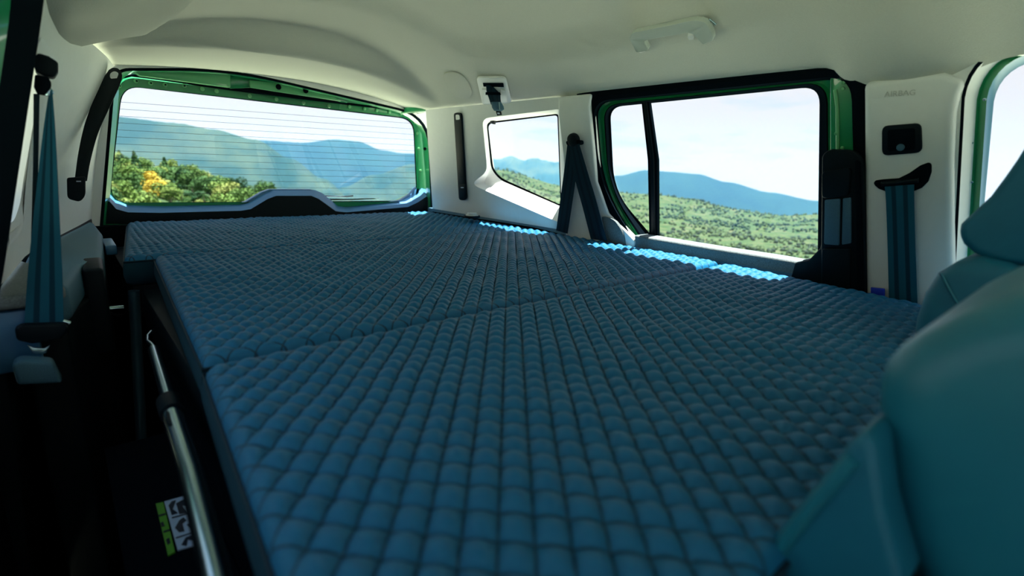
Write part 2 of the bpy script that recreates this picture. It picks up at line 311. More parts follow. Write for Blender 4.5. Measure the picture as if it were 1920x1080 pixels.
# C-pillar trim
cp = prism('trim_1', [(1.0692,1.0601,0.1781),(1.0679,1.0389,0.1821),(1.0684,0.9405,0.1806),(1.0782,0.9535,0.1509),(1.1416,0.9636,-0.0413),(1.1706,0.9365,-0.129),(1.1936,0.8539,-0.1989),(1.2301,0.8685,-0.3094),(1.2357,1.1443,-0.3263),(1.1761,1.1117,-0.1457),(1.1233,1.0786,0.0141),(1.083,1.0703,0.1364)], (.03, 0, 0), M['trim'], None, .006, 3)
tag(cp, 'pale pillar trim between quarter window and rear door', kind='structure')
prism('anchor_cover', [(1.1703,0.9576,-0.1463),(1.1692,0.9566,-0.1429),(1.1684,0.9545,-0.1406),(1.168,0.9513,-0.1394),(1.1679,0.9471,-0.1392),(1.1683,0.9333,-0.1403),(1.1688,0.9246,-0.1417),(1.1696,0.917,-0.1444),(1.1709,0.9106,-0.1482),(1.1726,0.9054,-0.1534),(1.1758,0.8975,-0.1632),(1.1782,0.8926,-0.1702),(1.1807,0.8891,-0.1779),(1.1834,0.8868,-0.1861),(1.1863,0.8859,-0.1949),(1.192,0.8853,-0.2122),(1.193,0.8857,-0.2151),(1.1937,0.8871,-0.2174),(1.1944,0.8894,-0.2193),(1.1948,0.8928,-0.2207),(1.2018,0.9627,-0.2417),(1.202,0.9663,-0.2424),(1.2018,0.9688,-0.2419),(1.2013,0.9701,-0.2402),(1.2004,0.9702,-0.2375)], (.012, 0, 0), M['sill'], cp, .003)
# B-pillar trim
bp = empty('trim_2', (1.15, .25, -.2), 'pale upright pillar trim between rear and front doors', kind='structure')
prism('pillar_cover', [(1.0698,0.3268,0.1581),(1.0692,0.265,0.16),(1.0684,0.2172,0.1624),(1.0732,0.1882,0.148),(1.0784,0.1937,0.132),(1.088,0.195,0.103),(1.1121,0.1881,0.0301),(1.1496,0.1732,-0.0837),(1.1908,0.1554,-0.2085),(1.2256,0.2154,-0.3139),(1.209,0.2905,-0.2637)], (.04, 0, 0), M['trim'], bp, .012, 4)
prism('display_surround', [(1.0934,0.2911,0.0745),(1.0919,0.2909,0.0791),(1.0908,0.2894,0.0824),(1.0901,0.2867,0.0846),(1.0898,0.2827,0.0854),(1.089,0.2455,0.0878),(1.0892,0.2417,0.0874),(1.0897,0.2388,0.0857),(1.0907,0.2367,0.0827),(1.0921,0.2356,0.0784),(1.1004,0.232,0.0532),(1.1022,0.2318,0.048),(1.1035,0.2332,0.044),(1.1043,0.236,0.0415),(1.1047,0.2404,0.0403),(1.106,0.2782,0.0364),(1.1059,0.2823,0.0367),(1.1053,0.2855,0.0384),(1.1043,0.2875,0.0416),(1.1027,0.2885,0.0462)], (.006, 0, 0), M['black'], bp, .002)
prism('recess', [(1.0923,0.282,0.0733),(1.0917,0.2819,0.0752),(1.0912,0.2813,0.0766),(1.0909,0.2802,0.0775),(1.0908,0.2786,0.0779),(1.0901,0.248,0.0799),(1.0902,0.2464,0.0797),(1.0904,0.2452,0.079),(1.0908,0.2443,0.0778),(1.0914,0.2439,0.076),(1.0998,0.2406,0.0506),(1.1004,0.2405,0.0487),(1.1009,0.241,0.0473),(1.1012,0.2421,0.0464),(1.1013,0.2436,0.046),(1.1023,0.2753,0.043),(1.1023,0.277,0.0431),(1.102,0.2783,0.0438),(1.1016,0.2791,0.0452),(1.101,0.2796,0.0471)], (.004, 0, 0), M['rubber'], bp, .001)
disc('button', [(1.0986,0.2602,0.0497)][0], (-1, 0, -.33), .006, .003, M['dark'], bp, 12)
def text(name, s, org, ux, uy, h, m, parent, depth=.0004):
    cu = bpy.data.curves.new(name, 'FONT'); cu.body = s; cu.size = h; cu.extrude = depth; cu.align_x = 'CENTER'; cu.align_y = 'CENTER'
    t = bpy.data.objects.new(name, cu); C.objects.link(t); bpy.context.view_layer.update()
    me = bpy.data.meshes.new_from_object(t.evaluated_get(bpy.context.evaluated_depsgraph_get())); bpy.data.objects.remove(t)
    ux = V(ux).normalized(); uy = V(uy); uy = (uy - ux * uy.dot(ux)).normalized(); nz = ux.cross(uy)
    mtx = Matrix((ux, uy, nz)).transposed().to_4x4(); mtx.translation = V(org); me.transform(mtx)
    return link(name, me, m, parent, False)
ta, tb, tu = [(1.0761,0.2879,0.1344),(1.0761,0.2548,0.1346),(1.0733,0.2723,0.143)]
tm = (V(ta) + V(tb)) / 2
text('airbag_lettering', 'AIRBAG', tm, V(tb) - V(ta), V(tu) - tm, .0125, M['trimdark'], bp)
sl = prism('belt_slot', [(1.122,0.2965,-0.0121),(1.1204,0.2936,-0.0072),(1.1196,0.2824,-0.0048),(1.1186,0.2588,-0.0019),(1.1154,0.2444,0.0077),(1.1112,0.2308,0.0205),(1.1094,0.2198,0.026),(1.1105,0.2158,0.0226),(1.1145,0.2144,0.0106),(1.1198,0.2169,-0.0054),(1.1235,0.2244,-0.0165),(1.1254,0.2343,-0.0226),(1.1266,0.2764,-0.0261),(1.1253,0.2874,-0.022),(1.1235,0.2937,-0.0167)], (.012, 0, 0), M['rubber'], bp, .002)
tube('slot_roller', [(1.1184,0.283,-0.0133),(1.1154,0.2295,-0.0042)], .004, M['black'], sl)
# front belt hanging from the slot
fb = ribbon('front_seat_belt', [(1.1178,0.2765,-0.0176),(1.1246,0.273,-0.0382),(1.1496,0.2635,-0.1141),(1.1913,0.2491,-0.2402)], [(1.1158,0.2342,-0.0116),(1.1224,0.232,-0.0315),(1.1478,0.2221,-0.1084),(1.193,0.203,-0.2454)], M['webbing'])
tag(fb, 'teal striped seat belt hanging from the crescent slot in the pale pillar', 'seat belt')
cl = prism('blue_clip', [(1.1817,0.2809,-0.2113),(1.1812,0.2581,-0.2098),(1.1881,0.2562,-0.2306),(1.1891,0.2791,-0.2337)], (-.006, 0, 0), M['bluetape'], None, .001)
tag(cl, 'small bright blue clip beside the foot of the pillar belt', 'clip')
# ================================================================ rear side door (right)
d1 = empty('door_1', (1.2, .7, -.8), 'green rear side door with a split window', kind='structure')
r0 = [(1.0915,0.969,0.1288),(1.0876,0.9668,0.1406),(1.0843,0.9621,0.1506),(1.0816,0.9551,0.1588),(1.0795,0.9458,0.1652),(1.078,0.9342,0.1698),(1.077,0.9205,0.1726),(1.0767,0.9048,0.1737),(1.074,0.3834,0.1818),(1.0742,0.3719,0.1811),(1.075,0.3622,0.1787),(1.0764,0.354,0.1745),(1.0784,0.3473,0.1686),(1.0809,0.3421,0.1609),(1.084,0.3383,0.1514),(1.0878,0.3359,0.14),(1.2422,0.2718,-0.328),(1.2427,0.2717,-0.3295),(1.2432,0.2718,-0.3309),(1.2435,0.2721,-0.3319),(1.2438,0.2726,-0.3328),(1.244,0.2734,-0.3333),(1.2441,0.2744,-0.3336),(1.2441,0.2756,-0.3336),(1.232,0.7906,-0.297),(1.2319,0.7929,-0.2967),(1.2318,0.795,-0.2962),(1.2315,0.797,-0.2955),(1.2312,0.7988,-0.2946),(1.2309,0.8005,-0.2935),(1.2304,0.802,-0.2922),(1.2299,0.8033,-0.2907),(1.183,0.9147,-0.1486),(1.1746,0.9328,-0.1229),(1.1657,0.9479,-0.0961),(1.1565,0.9598,-0.0683),(1.1471,0.9684,-0.0396),(1.1374,0.9739,-0.0104),(1.1276,0.9762,0.0194),(1.1177,0.9753,0.0494)]
r1 = [(1.0993,0.95,0.1232),(1.0957,0.9479,0.1343),(1.0926,0.9436,0.1437),(1.09,0.937,0.1514),(1.0881,0.9284,0.1573),(1.0867,0.9177,0.1616),(1.0858,0.905,0.1642),(1.0855,0.8903,0.1652),(1.0833,0.3884,0.1718),(1.0835,0.3777,0.1711),(1.0843,0.3686,0.1688),(1.0856,0.3611,0.1649),(1.0874,0.355,0.1593),(1.0898,0.3503,0.1521),(1.0928,0.3471,0.1432),(1.0963,0.3451,0.1325),(1.2511,0.2958,-0.3367),(1.2516,0.2958,-0.3383),(1.2521,0.2959,-0.3396),(1.2524,0.2963,-0.3407),(1.2527,0.2969,-0.3415),(1.2529,0.2977,-0.342),(1.253,0.2987,-0.3423),(1.2529,0.2999,-0.3422),(1.2312,0.8013,-0.2764),(1.2311,0.8035,-0.276),(1.2309,0.8056,-0.2754),(1.2306,0.8075,-0.2746),(1.2303,0.8093,-0.2736),(1.2299,0.8109,-0.2724),(1.2294,0.8123,-0.271),(1.2289,0.8136,-0.2694),(1.1869,0.9037,-0.1422),(1.1787,0.9197,-0.1172),(1.1701,0.9329,-0.0913),(1.1613,0.9433,-0.0645),(1.1523,0.9508,-0.0371),(1.143,0.9554,-0.0092),(1.1337,0.9572,0.019),(1.1243,0.9562,0.0475)]
r2 = [(1.1332,0.9657,0.1237),(1.1294,0.9636,0.1351),(1.1262,0.9592,0.1447),(1.1237,0.9526,0.1526),(1.1216,0.9439,0.1587),(1.1202,0.933,0.163),(1.1193,0.92,0.1657),(1.119,0.9051,0.1667),(1.1172,0.4052,0.1722),(1.1174,0.3941,0.1715),(1.1182,0.3847,0.169),(1.1196,0.3769,0.1649),(1.1215,0.3706,0.1591),(1.124,0.3658,0.1516),(1.127,0.3625,0.1424),(1.1307,0.3606,0.1313),(1.2894,0.3146,-0.3498),(1.29,0.3146,-0.3515),(1.2904,0.3147,-0.3529),(1.2908,0.3151,-0.354),(1.2911,0.3157,-0.3548),(1.2913,0.3166,-0.3553),(1.2913,0.3177,-0.3555),(1.2913,0.319,-0.3555),(1.2656,0.8299,-0.2775),(1.2654,0.8322,-0.277),(1.2652,0.8343,-0.2764),(1.2649,0.8362,-0.2755),(1.2646,0.838,-0.2744),(1.2641,0.8396,-0.2731),(1.2637,0.841,-0.2717),(1.2631,0.8422,-0.27),(1.2223,0.9219,-0.1463),(1.2137,0.937,-0.1204),(1.2049,0.9494,-0.0936),(1.1958,0.9592,-0.0662),(1.1866,0.9663,-0.0382),(1.1772,0.9706,-0.0098),(1.1678,0.9723,0.0189),(1.1583,0.9714,0.0477)]
r3 = [(1.1376,0.9601,0.1225),(1.1341,0.9582,0.1332),(1.1311,0.9542,0.1422),(1.1286,0.9481,0.1496),(1.1267,0.9399,0.1554),(1.1254,0.9297,0.1595),(1.1245,0.9176,0.1621),(1.1242,0.9037,0.1631),(1.1214,0.4347,0.1714),(1.1216,0.4236,0.1708),(1.1224,0.4143,0.1684),(1.1237,0.4066,0.1645),(1.1256,0.4004,0.1588),(1.128,0.3958,0.1515),(1.131,0.3928,0.1425),(1.1346,0.3912,0.1316),(1.2805,0.3605,-0.3107),(1.2811,0.3605,-0.3124),(1.2816,0.3607,-0.3138),(1.2819,0.3612,-0.315),(1.2822,0.3619,-0.3158),(1.2824,0.3628,-0.3164),(1.2825,0.3639,-0.3166),(1.2825,0.3653,-0.3166),(1.2643,0.8308,-0.2616),(1.2642,0.8331,-0.2612),(1.264,0.8352,-0.2606),(1.2637,0.8372,-0.2598),(1.2634,0.839,-0.2588),(1.263,0.8406,-0.2576),(1.2625,0.8421,-0.2561),(1.262,0.8433,-0.2545),(1.2267,0.9147,-0.1475),(1.2183,0.9301,-0.122),(1.2096,0.9428,-0.0957),(1.2006,0.9528,-0.0686),(1.1915,0.9601,-0.0409),(1.1822,0.9647,-0.0127),(1.1728,0.9665,0.0157),(1.1634,0.9658,0.0444)]
r4 = [(1.1328,0.9436,0.1187),(1.1293,0.9415,0.1293),(1.1264,0.9375,0.1383),(1.1239,0.9313,0.1456),(1.1221,0.9232,0.1514),(1.1207,0.9132,0.1555),(1.1198,0.9012,0.1581),(1.1195,0.8875,0.1592),(1.1164,0.4382,0.1683),(1.1166,0.4276,0.1678),(1.1174,0.4186,0.1656),(1.1186,0.4112,0.1618),(1.1204,0.4054,0.1564),(1.1227,0.401,0.1494),(1.1255,0.3981,0.1408),(1.129,0.3967,0.1304),(1.2706,0.37,-0.2989),(1.2712,0.37,-0.3006),(1.2717,0.3703,-0.302),(1.272,0.3707,-0.3032),(1.2723,0.3714,-0.304),(1.2725,0.3723,-0.3045),(1.2726,0.3735,-0.3048),(1.2726,0.3748,-0.3047),(1.2526,0.8248,-0.2442),(1.2524,0.8271,-0.2437),(1.2522,0.8292,-0.2431),(1.252,0.8312,-0.2423),(1.2516,0.833,-0.2413),(1.2512,0.8346,-0.2401),(1.2508,0.836,-0.2386),(1.2502,0.8373,-0.237),(1.2194,0.9021,-0.1437),(1.2116,0.917,-0.12),(1.2035,0.9293,-0.0953),(1.1951,0.9389,-0.0699),(1.1865,0.9458,-0.0439),(1.1777,0.9501,-0.0174),(1.1689,0.9516,0.0095),(1.1599,0.9506,0.0366)]
r5 = [(1.1305,0.9383,0.1197),(1.1272,0.9365,0.1296),(1.1245,0.9327,0.1379),(1.1222,0.927,0.1448),(1.1205,0.9195,0.1501),(1.1192,0.9101,0.154),(1.1184,0.899,0.1564),(1.1181,0.8862,0.1574),(1.1148,0.4384,0.1673),(1.115,0.4283,0.1668),(1.1156,0.4197,0.1647),(1.1168,0.4127,0.1612),(1.1185,0.4071,0.156),(1.1207,0.403,0.1494),(1.1234,0.4002,0.1412),(1.1267,0.3989,0.1313),(1.2645,0.3733,-0.2863),(1.265,0.3733,-0.288),(1.2655,0.3735,-0.2894),(1.2659,0.374,-0.2905),(1.2661,0.3747,-0.2913),(1.2663,0.3756,-0.2919),(1.2664,0.3767,-0.2921),(1.2664,0.3781,-0.292),(1.2452,0.8217,-0.2278),(1.245,0.824,-0.2273),(1.2448,0.8261,-0.2267),(1.2445,0.8281,-0.2259),(1.2442,0.8299,-0.2249),(1.2438,0.8315,-0.2237),(1.2434,0.833,-0.2223),(1.2429,0.8343,-0.2208),(1.2153,0.8976,-0.1371),(1.2081,0.9123,-0.1156),(1.2007,0.9245,-0.0932),(1.1931,0.934,-0.0699),(1.1852,0.9409,-0.046),(1.1771,0.9452,-0.0215),(1.1689,0.9469,0.0034),(1.1605,0.946,0.0287)]
r6 = [(1.1534,0.9469,0.1232),(1.1503,0.9451,0.1324),(1.1477,0.9415,0.1403),(1.1456,0.9361,0.1467),(1.1439,0.929,0.1517),(1.1427,0.9202,0.1554),(1.142,0.9098,0.1577),(1.1417,0.8977,0.1586),(1.1386,0.4523,0.1679),(1.1388,0.4429,0.1674),(1.1394,0.435,0.1654),(1.1405,0.4285,0.1621),(1.1421,0.4233,0.1574),(1.1441,0.4195,0.1512),(1.1466,0.4171,0.1436),(1.1496,0.4159,0.1345),(1.2557,0.3994,-0.187),(1.2579,0.3995,-0.1935),(1.2597,0.4006,-0.199),(1.2612,0.4025,-0.2035),(1.2623,0.4054,-0.207),(1.2631,0.4093,-0.2095),(1.2636,0.4141,-0.2109),(1.2637,0.4199,-0.2113),(1.2608,0.835,-0.2024),(1.2607,0.8374,-0.2022),(1.2606,0.8397,-0.2019),(1.2604,0.8418,-0.2013),(1.2602,0.8438,-0.2005),(1.2598,0.8456,-0.1994),(1.2594,0.8472,-0.1982),(1.2589,0.8487,-0.1967),(1.2367,0.9094,-0.1292),(1.2308,0.9237,-0.1115),(1.2246,0.9355,-0.0928),(1.2182,0.9449,-0.0732),(1.2114,0.9517,-0.0528),(1.2045,0.9559,-0.0317),(1.1973,0.9576,-0.01),(1.19,0.9569,0.0121)]
r7 = [(1.1573,0.9414,0.1232),(1.1545,0.9397,0.1318),(1.1521,0.9363,0.139),(1.1502,0.9314,0.145),(1.1486,0.9248,0.1496),(1.1475,0.9167,0.153),(1.1468,0.9071,0.1551),(1.1465,0.8959,0.1559),(1.1436,0.4547,0.165),(1.1437,0.4458,0.1645),(1.1443,0.4383,0.1626),(1.1454,0.4321,0.1595),(1.1469,0.4273,0.155),(1.1488,0.4238,0.1491),(1.1512,0.4216,0.1419),(1.154,0.4206,0.1332),(1.2515,0.4103,-0.162),(1.254,0.4105,-0.1698),(1.2562,0.4119,-0.1764),(1.258,0.4144,-0.1818),(1.2594,0.418,-0.186),(1.2604,0.4227,-0.189),(1.261,0.4286,-0.1908),(1.2611,0.4357,-0.1913),(1.2597,0.836,-0.1871),(1.2597,0.8385,-0.1869),(1.2596,0.8408,-0.1866),(1.2594,0.8429,-0.186),(1.2591,0.8449,-0.1853),(1.2588,0.8468,-0.1843),(1.2584,0.8485,-0.1831),(1.258,0.8501,-0.1817),(1.2389,0.9075,-0.1239),(1.2338,0.9212,-0.1085),(1.2284,0.9325,-0.0921),(1.2227,0.9415,-0.0749),(1.2167,0.948,-0.0567),(1.2105,0.9521,-0.0379),(1.2041,0.9537,-0.0184),(1.1974,0.953,0.0017)]
rings('pillar_surround', [[(1.0775,0.9977,0.1804),(1.0752,0.9963,0.1872),(1.0733,0.9934,0.1929),(1.0718,0.989,0.1975),(1.0706,0.9833,0.2011),(1.0698,0.9763,0.2036),(1.0693,0.9679,0.205),(1.0692,0.9581,0.2054),(1.0718,0.3468,0.1975),(1.072,0.3404,0.1969),(1.0725,0.3348,0.1953),(1.0734,0.3301,0.1928),(1.0746,0.3262,0.1892),(1.0761,0.3231,0.1847),(1.0779,0.3209,0.1791),(1.0801,0.3195,0.1725),(1.2509,0.2448,-0.3451),(1.2514,0.2446,-0.3467),(1.2518,0.2447,-0.348),(1.2522,0.245,-0.3491),(1.2525,0.2455,-0.35),(1.2527,0.2463,-0.3506),(1.2528,0.2472,-0.351),(1.2529,0.2484,-0.3512),(1.257,0.7993,-0.3637),(1.257,0.8017,-0.3636),(1.2569,0.804,-0.3633),(1.2567,0.806,-0.3628),(1.2565,0.8079,-0.362),(1.2561,0.8097,-0.3609),(1.2557,0.8112,-0.3597),(1.2552,0.8126,-0.3582),(1.1905,0.968,-0.1622),(1.1836,0.9829,-0.1413),(1.1764,0.9952,-0.1194),(1.1689,1.0047,-0.0967),(1.1612,1.0116,-0.0732),(1.1532,1.0157,-0.0491),(1.1451,1.0171,-0.0244),(1.1368,1.0159,0.0006)], r0], M['rubber'], d1)
rings('aperture_seal', [r0, r1, r2], M['rubber'], d1)
rings('door_frame', [r2, r3, r4], M['green'], d1)
rings('window_rubber', [r4, r5, r6, r7], M['rubber'], d1)
w3 = empty('window_3', r7[0], 'rear door window split by a thin black bar', kind='structure')
obj('pane', [(1.1574,0.9495,0.1291),(1.1546,0.9477,0.1376),(1.1522,0.9443,0.1449),(1.1502,0.9393,0.1508),(1.1487,0.9327,0.1554),(1.1476,0.9245,0.1588),(1.1469,0.9148,0.1608),(1.1467,0.9036,0.1616),(1.1443,0.4516,0.1688),(1.1445,0.4427,0.1683),(1.1451,0.4352,0.1665),(1.1461,0.4291,0.1633),(1.1476,0.4243,0.1588),(1.1495,0.4208,0.1529),(1.1519,0.4186,0.1457),(1.1548,0.4176,0.1371),(1.2549,0.4064,-0.1665),(1.2575,0.4067,-0.1743),(1.2597,0.408,-0.1809),(1.2615,0.4105,-0.1863),(1.2629,0.4141,-0.1906),(1.2639,0.4188,-0.1936),(1.2645,0.4247,-0.1954),(1.2647,0.4317,-0.196),(1.2639,0.8381,-0.1937),(1.2639,0.8406,-0.1936),(1.2638,0.8429,-0.1933),(1.2636,0.845,-0.1927),(1.2633,0.8471,-0.192),(1.263,0.849,-0.191),(1.2626,0.8507,-0.1898),(1.2622,0.8523,-0.1885),(1.2426,0.9138,-0.1291),(1.2374,0.9285,-0.1133),(1.2318,0.9406,-0.0963),(1.2259,0.9502,-0.0784),(1.2197,0.9571,-0.0596),(1.2132,0.9614,-0.04),(1.2065,0.9632,-0.0197),(1.1996,0.9623,0.0013)], [tuple(range(40))], M['glass'], w3)
prism('division_bar', [(1.1383,0.8336,0.1628),(1.1379,0.8112,0.1639),(1.185,0.8013,0.0211),(1.2546,0.8216,-0.1897),(1.2548,0.85,-0.1904),(1.1852,0.831,0.0205)], (.012, 0, 0), M['rubber'], w3, .002)
prism('bar_face', [(1.1359,0.8253,0.1608),(1.1357,0.8157,0.1614),(1.1821,0.8091,0.0208),(1.2508,0.8281,-0.1873),(1.2508,0.8405,-0.1874),(1.1822,0.8206,0.0206)], (.004, 0, 0), M['black'], w3, .001)
# wide painted upright of the door with three spot-weld dimples
prism('painted_upright', [(1.0983,0.3895,0.1689),(1.0972,0.3893,0.172),(1.0965,0.3881,0.1742),(1.0961,0.3859,0.1754),(1.096,0.3829,0.1757),(1.0961,0.3726,0.1754),(1.0965,0.3661,0.1743),(1.0974,0.3606,0.1716),(1.0988,0.3562,0.1673),(1.1007,0.3527,0.1614),(1.1061,0.3455,0.1453),(1.1101,0.3407,0.133),(1.1142,0.337,0.1206),(1.1184,0.3346,0.1078),(1.1227,0.3334,0.0948),(1.1529,0.329,0.0032),(1.1535,0.3292,0.0015),(1.1539,0.3298,0.0003),(1.1542,0.3308,-0.0005),(1.1543,0.3324,-0.0008),(1.1549,0.3764,-0.0026),(1.1548,0.3781,-0.0024),(1.1546,0.3793,-0.0017),(1.1542,0.3801,-0.0005),(1.1536,0.3804,0.0013)], (.02, 0, 0), M['green'], d1, .004, 3)
tube('upright_bead', [(1.1028,0.3794,0.152),(1.1125,0.3741,0.1229),(1.1438,0.3675,0.0278)], .0035, M['green_highlight'], d1)
for p in [(1.0964,0.3725,0.1699),(1.0989,0.3659,0.1624),(1.1021,0.3662,0.1528),(1.1359,0.3605,0.0503),(1.1273,0.373,0.0763)]:
    disc('weld_dimple', p, (-1, 0, -.33), .0035, .003, M['green_highlight'], d1, 10)
# textured inner sill under the glass
prism('inner_sill', [(1.1899,0.8603,-0.1816),(1.1902,0.7975,-0.1824),(1.1909,0.6311,-0.1845),(1.1909,0.489,-0.1846),(1.1913,0.4296,-0.1858),(1.1846,0.3795,-0.1656),(1.2329,0.3725,-0.3117),(1.225,0.4883,-0.2878),(1.2201,0.8468,-0.2731)], (.066, 0, 0), M['sill'], d1, .009, 4)
prism('sill_corner', [(1.1859,0.4294,-0.1876),(1.1828,0.4028,-0.1782),(1.1733,0.3823,-0.1493),(1.1633,0.3748,-0.119),(1.2254,0.36,-0.3072),(1.2157,0.4499,-0.2779)], (.05, 0, 0), M['black'], d1, .006, 3)
# belt guide cover on the door upright
gc = empty('pillar_guide', (1.14, .33, -.2), 'tall black plastic housing beside the split window', 'housing')
prism('housing_body', [(1.1066,0.3833,0.0284),(1.1054,0.383,0.0321),(1.1043,0.382,0.0354),(1.1034,0.3803,0.0383),(1.1025,0.3778,0.0408),(1.1021,0.376,0.0422),(1.1014,0.3731,0.0442),(1.101,0.37,0.0456),(1.1007,0.3666,0.0463),(1.1007,0.3632,0.0465),(1.101,0.3417,0.0455),(1.1012,0.3368,0.0448),(1.1017,0.3323,0.0432),(1.1026,0.328,0.0407),(1.1037,0.3242,0.0372),(1.1047,0.3214,0.0343),(1.1058,0.3186,0.0308),(1.1071,0.3164,0.027),(1.1085,0.315,0.0228),(1.1099,0.3142,0.0184),(1.2086,0.2857,-0.2806),(1.2093,0.2857,-0.2826),(1.2098,0.2863,-0.2841),(1.2101,0.2874,-0.2851),(1.2102,0.289,-0.2854),(1.2114,0.3667,-0.2892),(1.2114,0.3685,-0.289),(1.2111,0.3699,-0.2881),(1.2106,0.3707,-0.2866),(1.2099,0.3711,-0.2844)], (.05, 0, 0), M['black'], gc, .006, 3)
prism('upper_cap', [(1.1091,0.3798,-0.0033),(1.1079,0.3795,0.0003),(1.107,0.3783,0.003),(1.1064,0.3761,0.0049),(1.106,0.3729,0.006),(1.1038,0.3373,0.0127),(1.1038,0.3343,0.0128),(1.1041,0.3322,0.0118),(1.1048,0.331,0.0097),(1.1059,0.3307,0.0064),(1.1181,0.3319,-0.0306),(1.1192,0.3325,-0.0341),(1.1201,0.3339,-0.0368),(1.1207,0.3361,-0.0386),(1.1211,0.3392,-0.0396),(1.1227,0.3703,-0.0446),(1.1227,0.3736,-0.0446),(1.1223,0.376,-0.0434),(1.1216,0.3775,-0.0411),(1.1204,0.3782,-0.0376)], (.014, 0, 0), M['black'], gc, .005, 3)
prism('inset_panel', [(1.1281,0.3728,-0.0517),(1.1276,0.3727,-0.0503),(1.1272,0.3722,-0.0492),(1.127,0.3714,-0.0485),(1.1269,0.3702,-0.048),(1.1255,0.349,-0.044),(1.1255,0.3478,-0.044),(1.1257,0.3469,-0.0444),(1.1259,0.3464,-0.0453),(1.1264,0.3461,-0.0466),(1.1547,0.3426,-0.1324),(1.1552,0.3427,-0.1339),(1.1555,0.3432,-0.1349),(1.1557,0.3441,-0.1356),(1.1558,0.3453,-0.1359),(1.1563,0.3665,-0.1372),(1.1562,0.3678,-0.1371),(1.156,0.3687,-0.1365),(1.1557,0.3693,-0.1355),(1.1552,0.3696,-0.1341)], (.008, 0, 0), M['dark'], gc, .002)
prism('side_channel', [(1.1283,0.3422,-0.0463),(1.1278,0.3421,-0.0449),(1.1275,0.3417,-0.0439),(1.1272,0.3408,-0.0431),(1.1271,0.3397,-0.0427),(1.1265,0.3308,-0.0408),(1.1264,0.3297,-0.0408),(1.1266,0.3288,-0.0411),(1.1268,0.3283,-0.042),(1.1273,0.328,-0.0432),(1.1544,0.3223,-0.1254),(1.1549,0.3224,-0.1268),(1.1552,0.3228,-0.128),(1.1555,0.3236,-0.1289),(1.1557,0.3247,-0.1295),(1.157,0.3357,-0.1332),(1.157,0.3369,-0.1335),(1.1569,0.3378,-0.1331),(1.1567,0.3384,-0.1323),(1.1562,0.3386,-0.1309)], (.008, 0, 0), M['dark'], gc, .002)
prism('lower_block', [(1.1607,0.3733,-0.1536),(1.1597,0.373,-0.1506),(1.1589,0.372,-0.1483),(1.1584,0.3702,-0.1468),(1.1582,0.3677,-0.146),(1.1562,0.3278,-0.14),(1.1562,0.3254,-0.14),(1.1565,0.3236,-0.141),(1.1571,0.3225,-0.1429),(1.1581,0.322,-0.1456),(1.193,0.3164,-0.2515),(1.1937,0.3166,-0.2536),(1.1942,0.3172,-0.255),(1.1945,0.3184,-0.2559),(1.1946,0.32,-0.2562),(1.1947,0.3642,-0.2565),(1.1946,0.366,-0.2562),(1.1943,0.3673,-0.2553),(1.1938,0.3682,-0.2538),(1.1931,0.3685,-0.2517)], (.012, 0, 0), M['black'], gc, .004, 3)
prism('edge_rib', [(1.101,0.326,0.0273),(1.1022,0.3181,0.0237),(1.1888,0.2928,-0.2389),(1.1897,0.3039,-0.2414)], (.012, 0, 0), M['rubber'], gc, .002)
# ================================================================ front side door (right)
d2 = empty('door_2', (1.2, -.2, -.8), 'green front side door with a tall window', kind='structure')
def wx(off, z): return 1.134 + off - .33 * z
def front_ring(off, y1, z1, r, yb=-.8, zb=-.45):
    pts = []
    c = [(y1, zb, .01), (y1, z1, r), (yb, z1 + .03, .1), (yb, zb, .01)]
    for i, (y, z, rr) in enumerate(c):
        p = Vector((y, z)); a = Vector(c[i - 1][:2]) - p; b = Vector(c[(i + 1) % 4][:2]) - p; a.normalize(); b.normalize()
        A = p + a * rr; B = p + b * rr
        for k in range(9):
            t = k / 8; q = A * (1 - t) ** 2 + p * 2 * t * (1 - t) + B * t * t; pts.append((wx(off, q.y), q.x + .11 * min(0, q.y - .03), q.y))
    return pts
f0 = front_ring(0, .193, .196, .07); f1 = front_ring(.003, .189, .192, .068); f2 = front_ring(.03, .1785, .190, .066)
f3 = front_ring(.034, .1755, .188, .064); f4 = front_ring(.030, .1665, .184, .060); f5 = front_ring(.055, .1650, .180, .056, zb=-.2)
f6 = front_ring(.060, .1615, .177, .054, zb=-.19)
rings('pillar_surround', [front_ring(.002, .25, .235, .05), f0], M['trim'], d2)
rings('aperture_seal', [f0, f1], M['rubber'], d2); rings('grey_seal', [f1, f2], M['trim'], d2)
rings('door_frame', [f2, f3, f4], M['green'], d2); rings('window_rubber', [f4, f5, f6], M['skylit_reveal'], d2)
w4 = empty('window_4', f6[0], 'front door window behind the headrest', kind='structure')
obj('pane', front_ring(.062, .163, .179, .055, zb=-.195), [tuple(range(36))], M['glass'], w4)
box('door_card', (1.19, -.8, -.81), (1.25, .17, -.19), M['dark'], d2)
for p in [(1.1427,0.1751,0.0585),(1.1632,0.1664,-0.0036),(1.1003,0.1457,0.1869),(1.1212,0.1688,0.1238)]: disc('frame_screw', p, (-1, 0, -.3), .0025, .002, M['metal'], d2, 8)
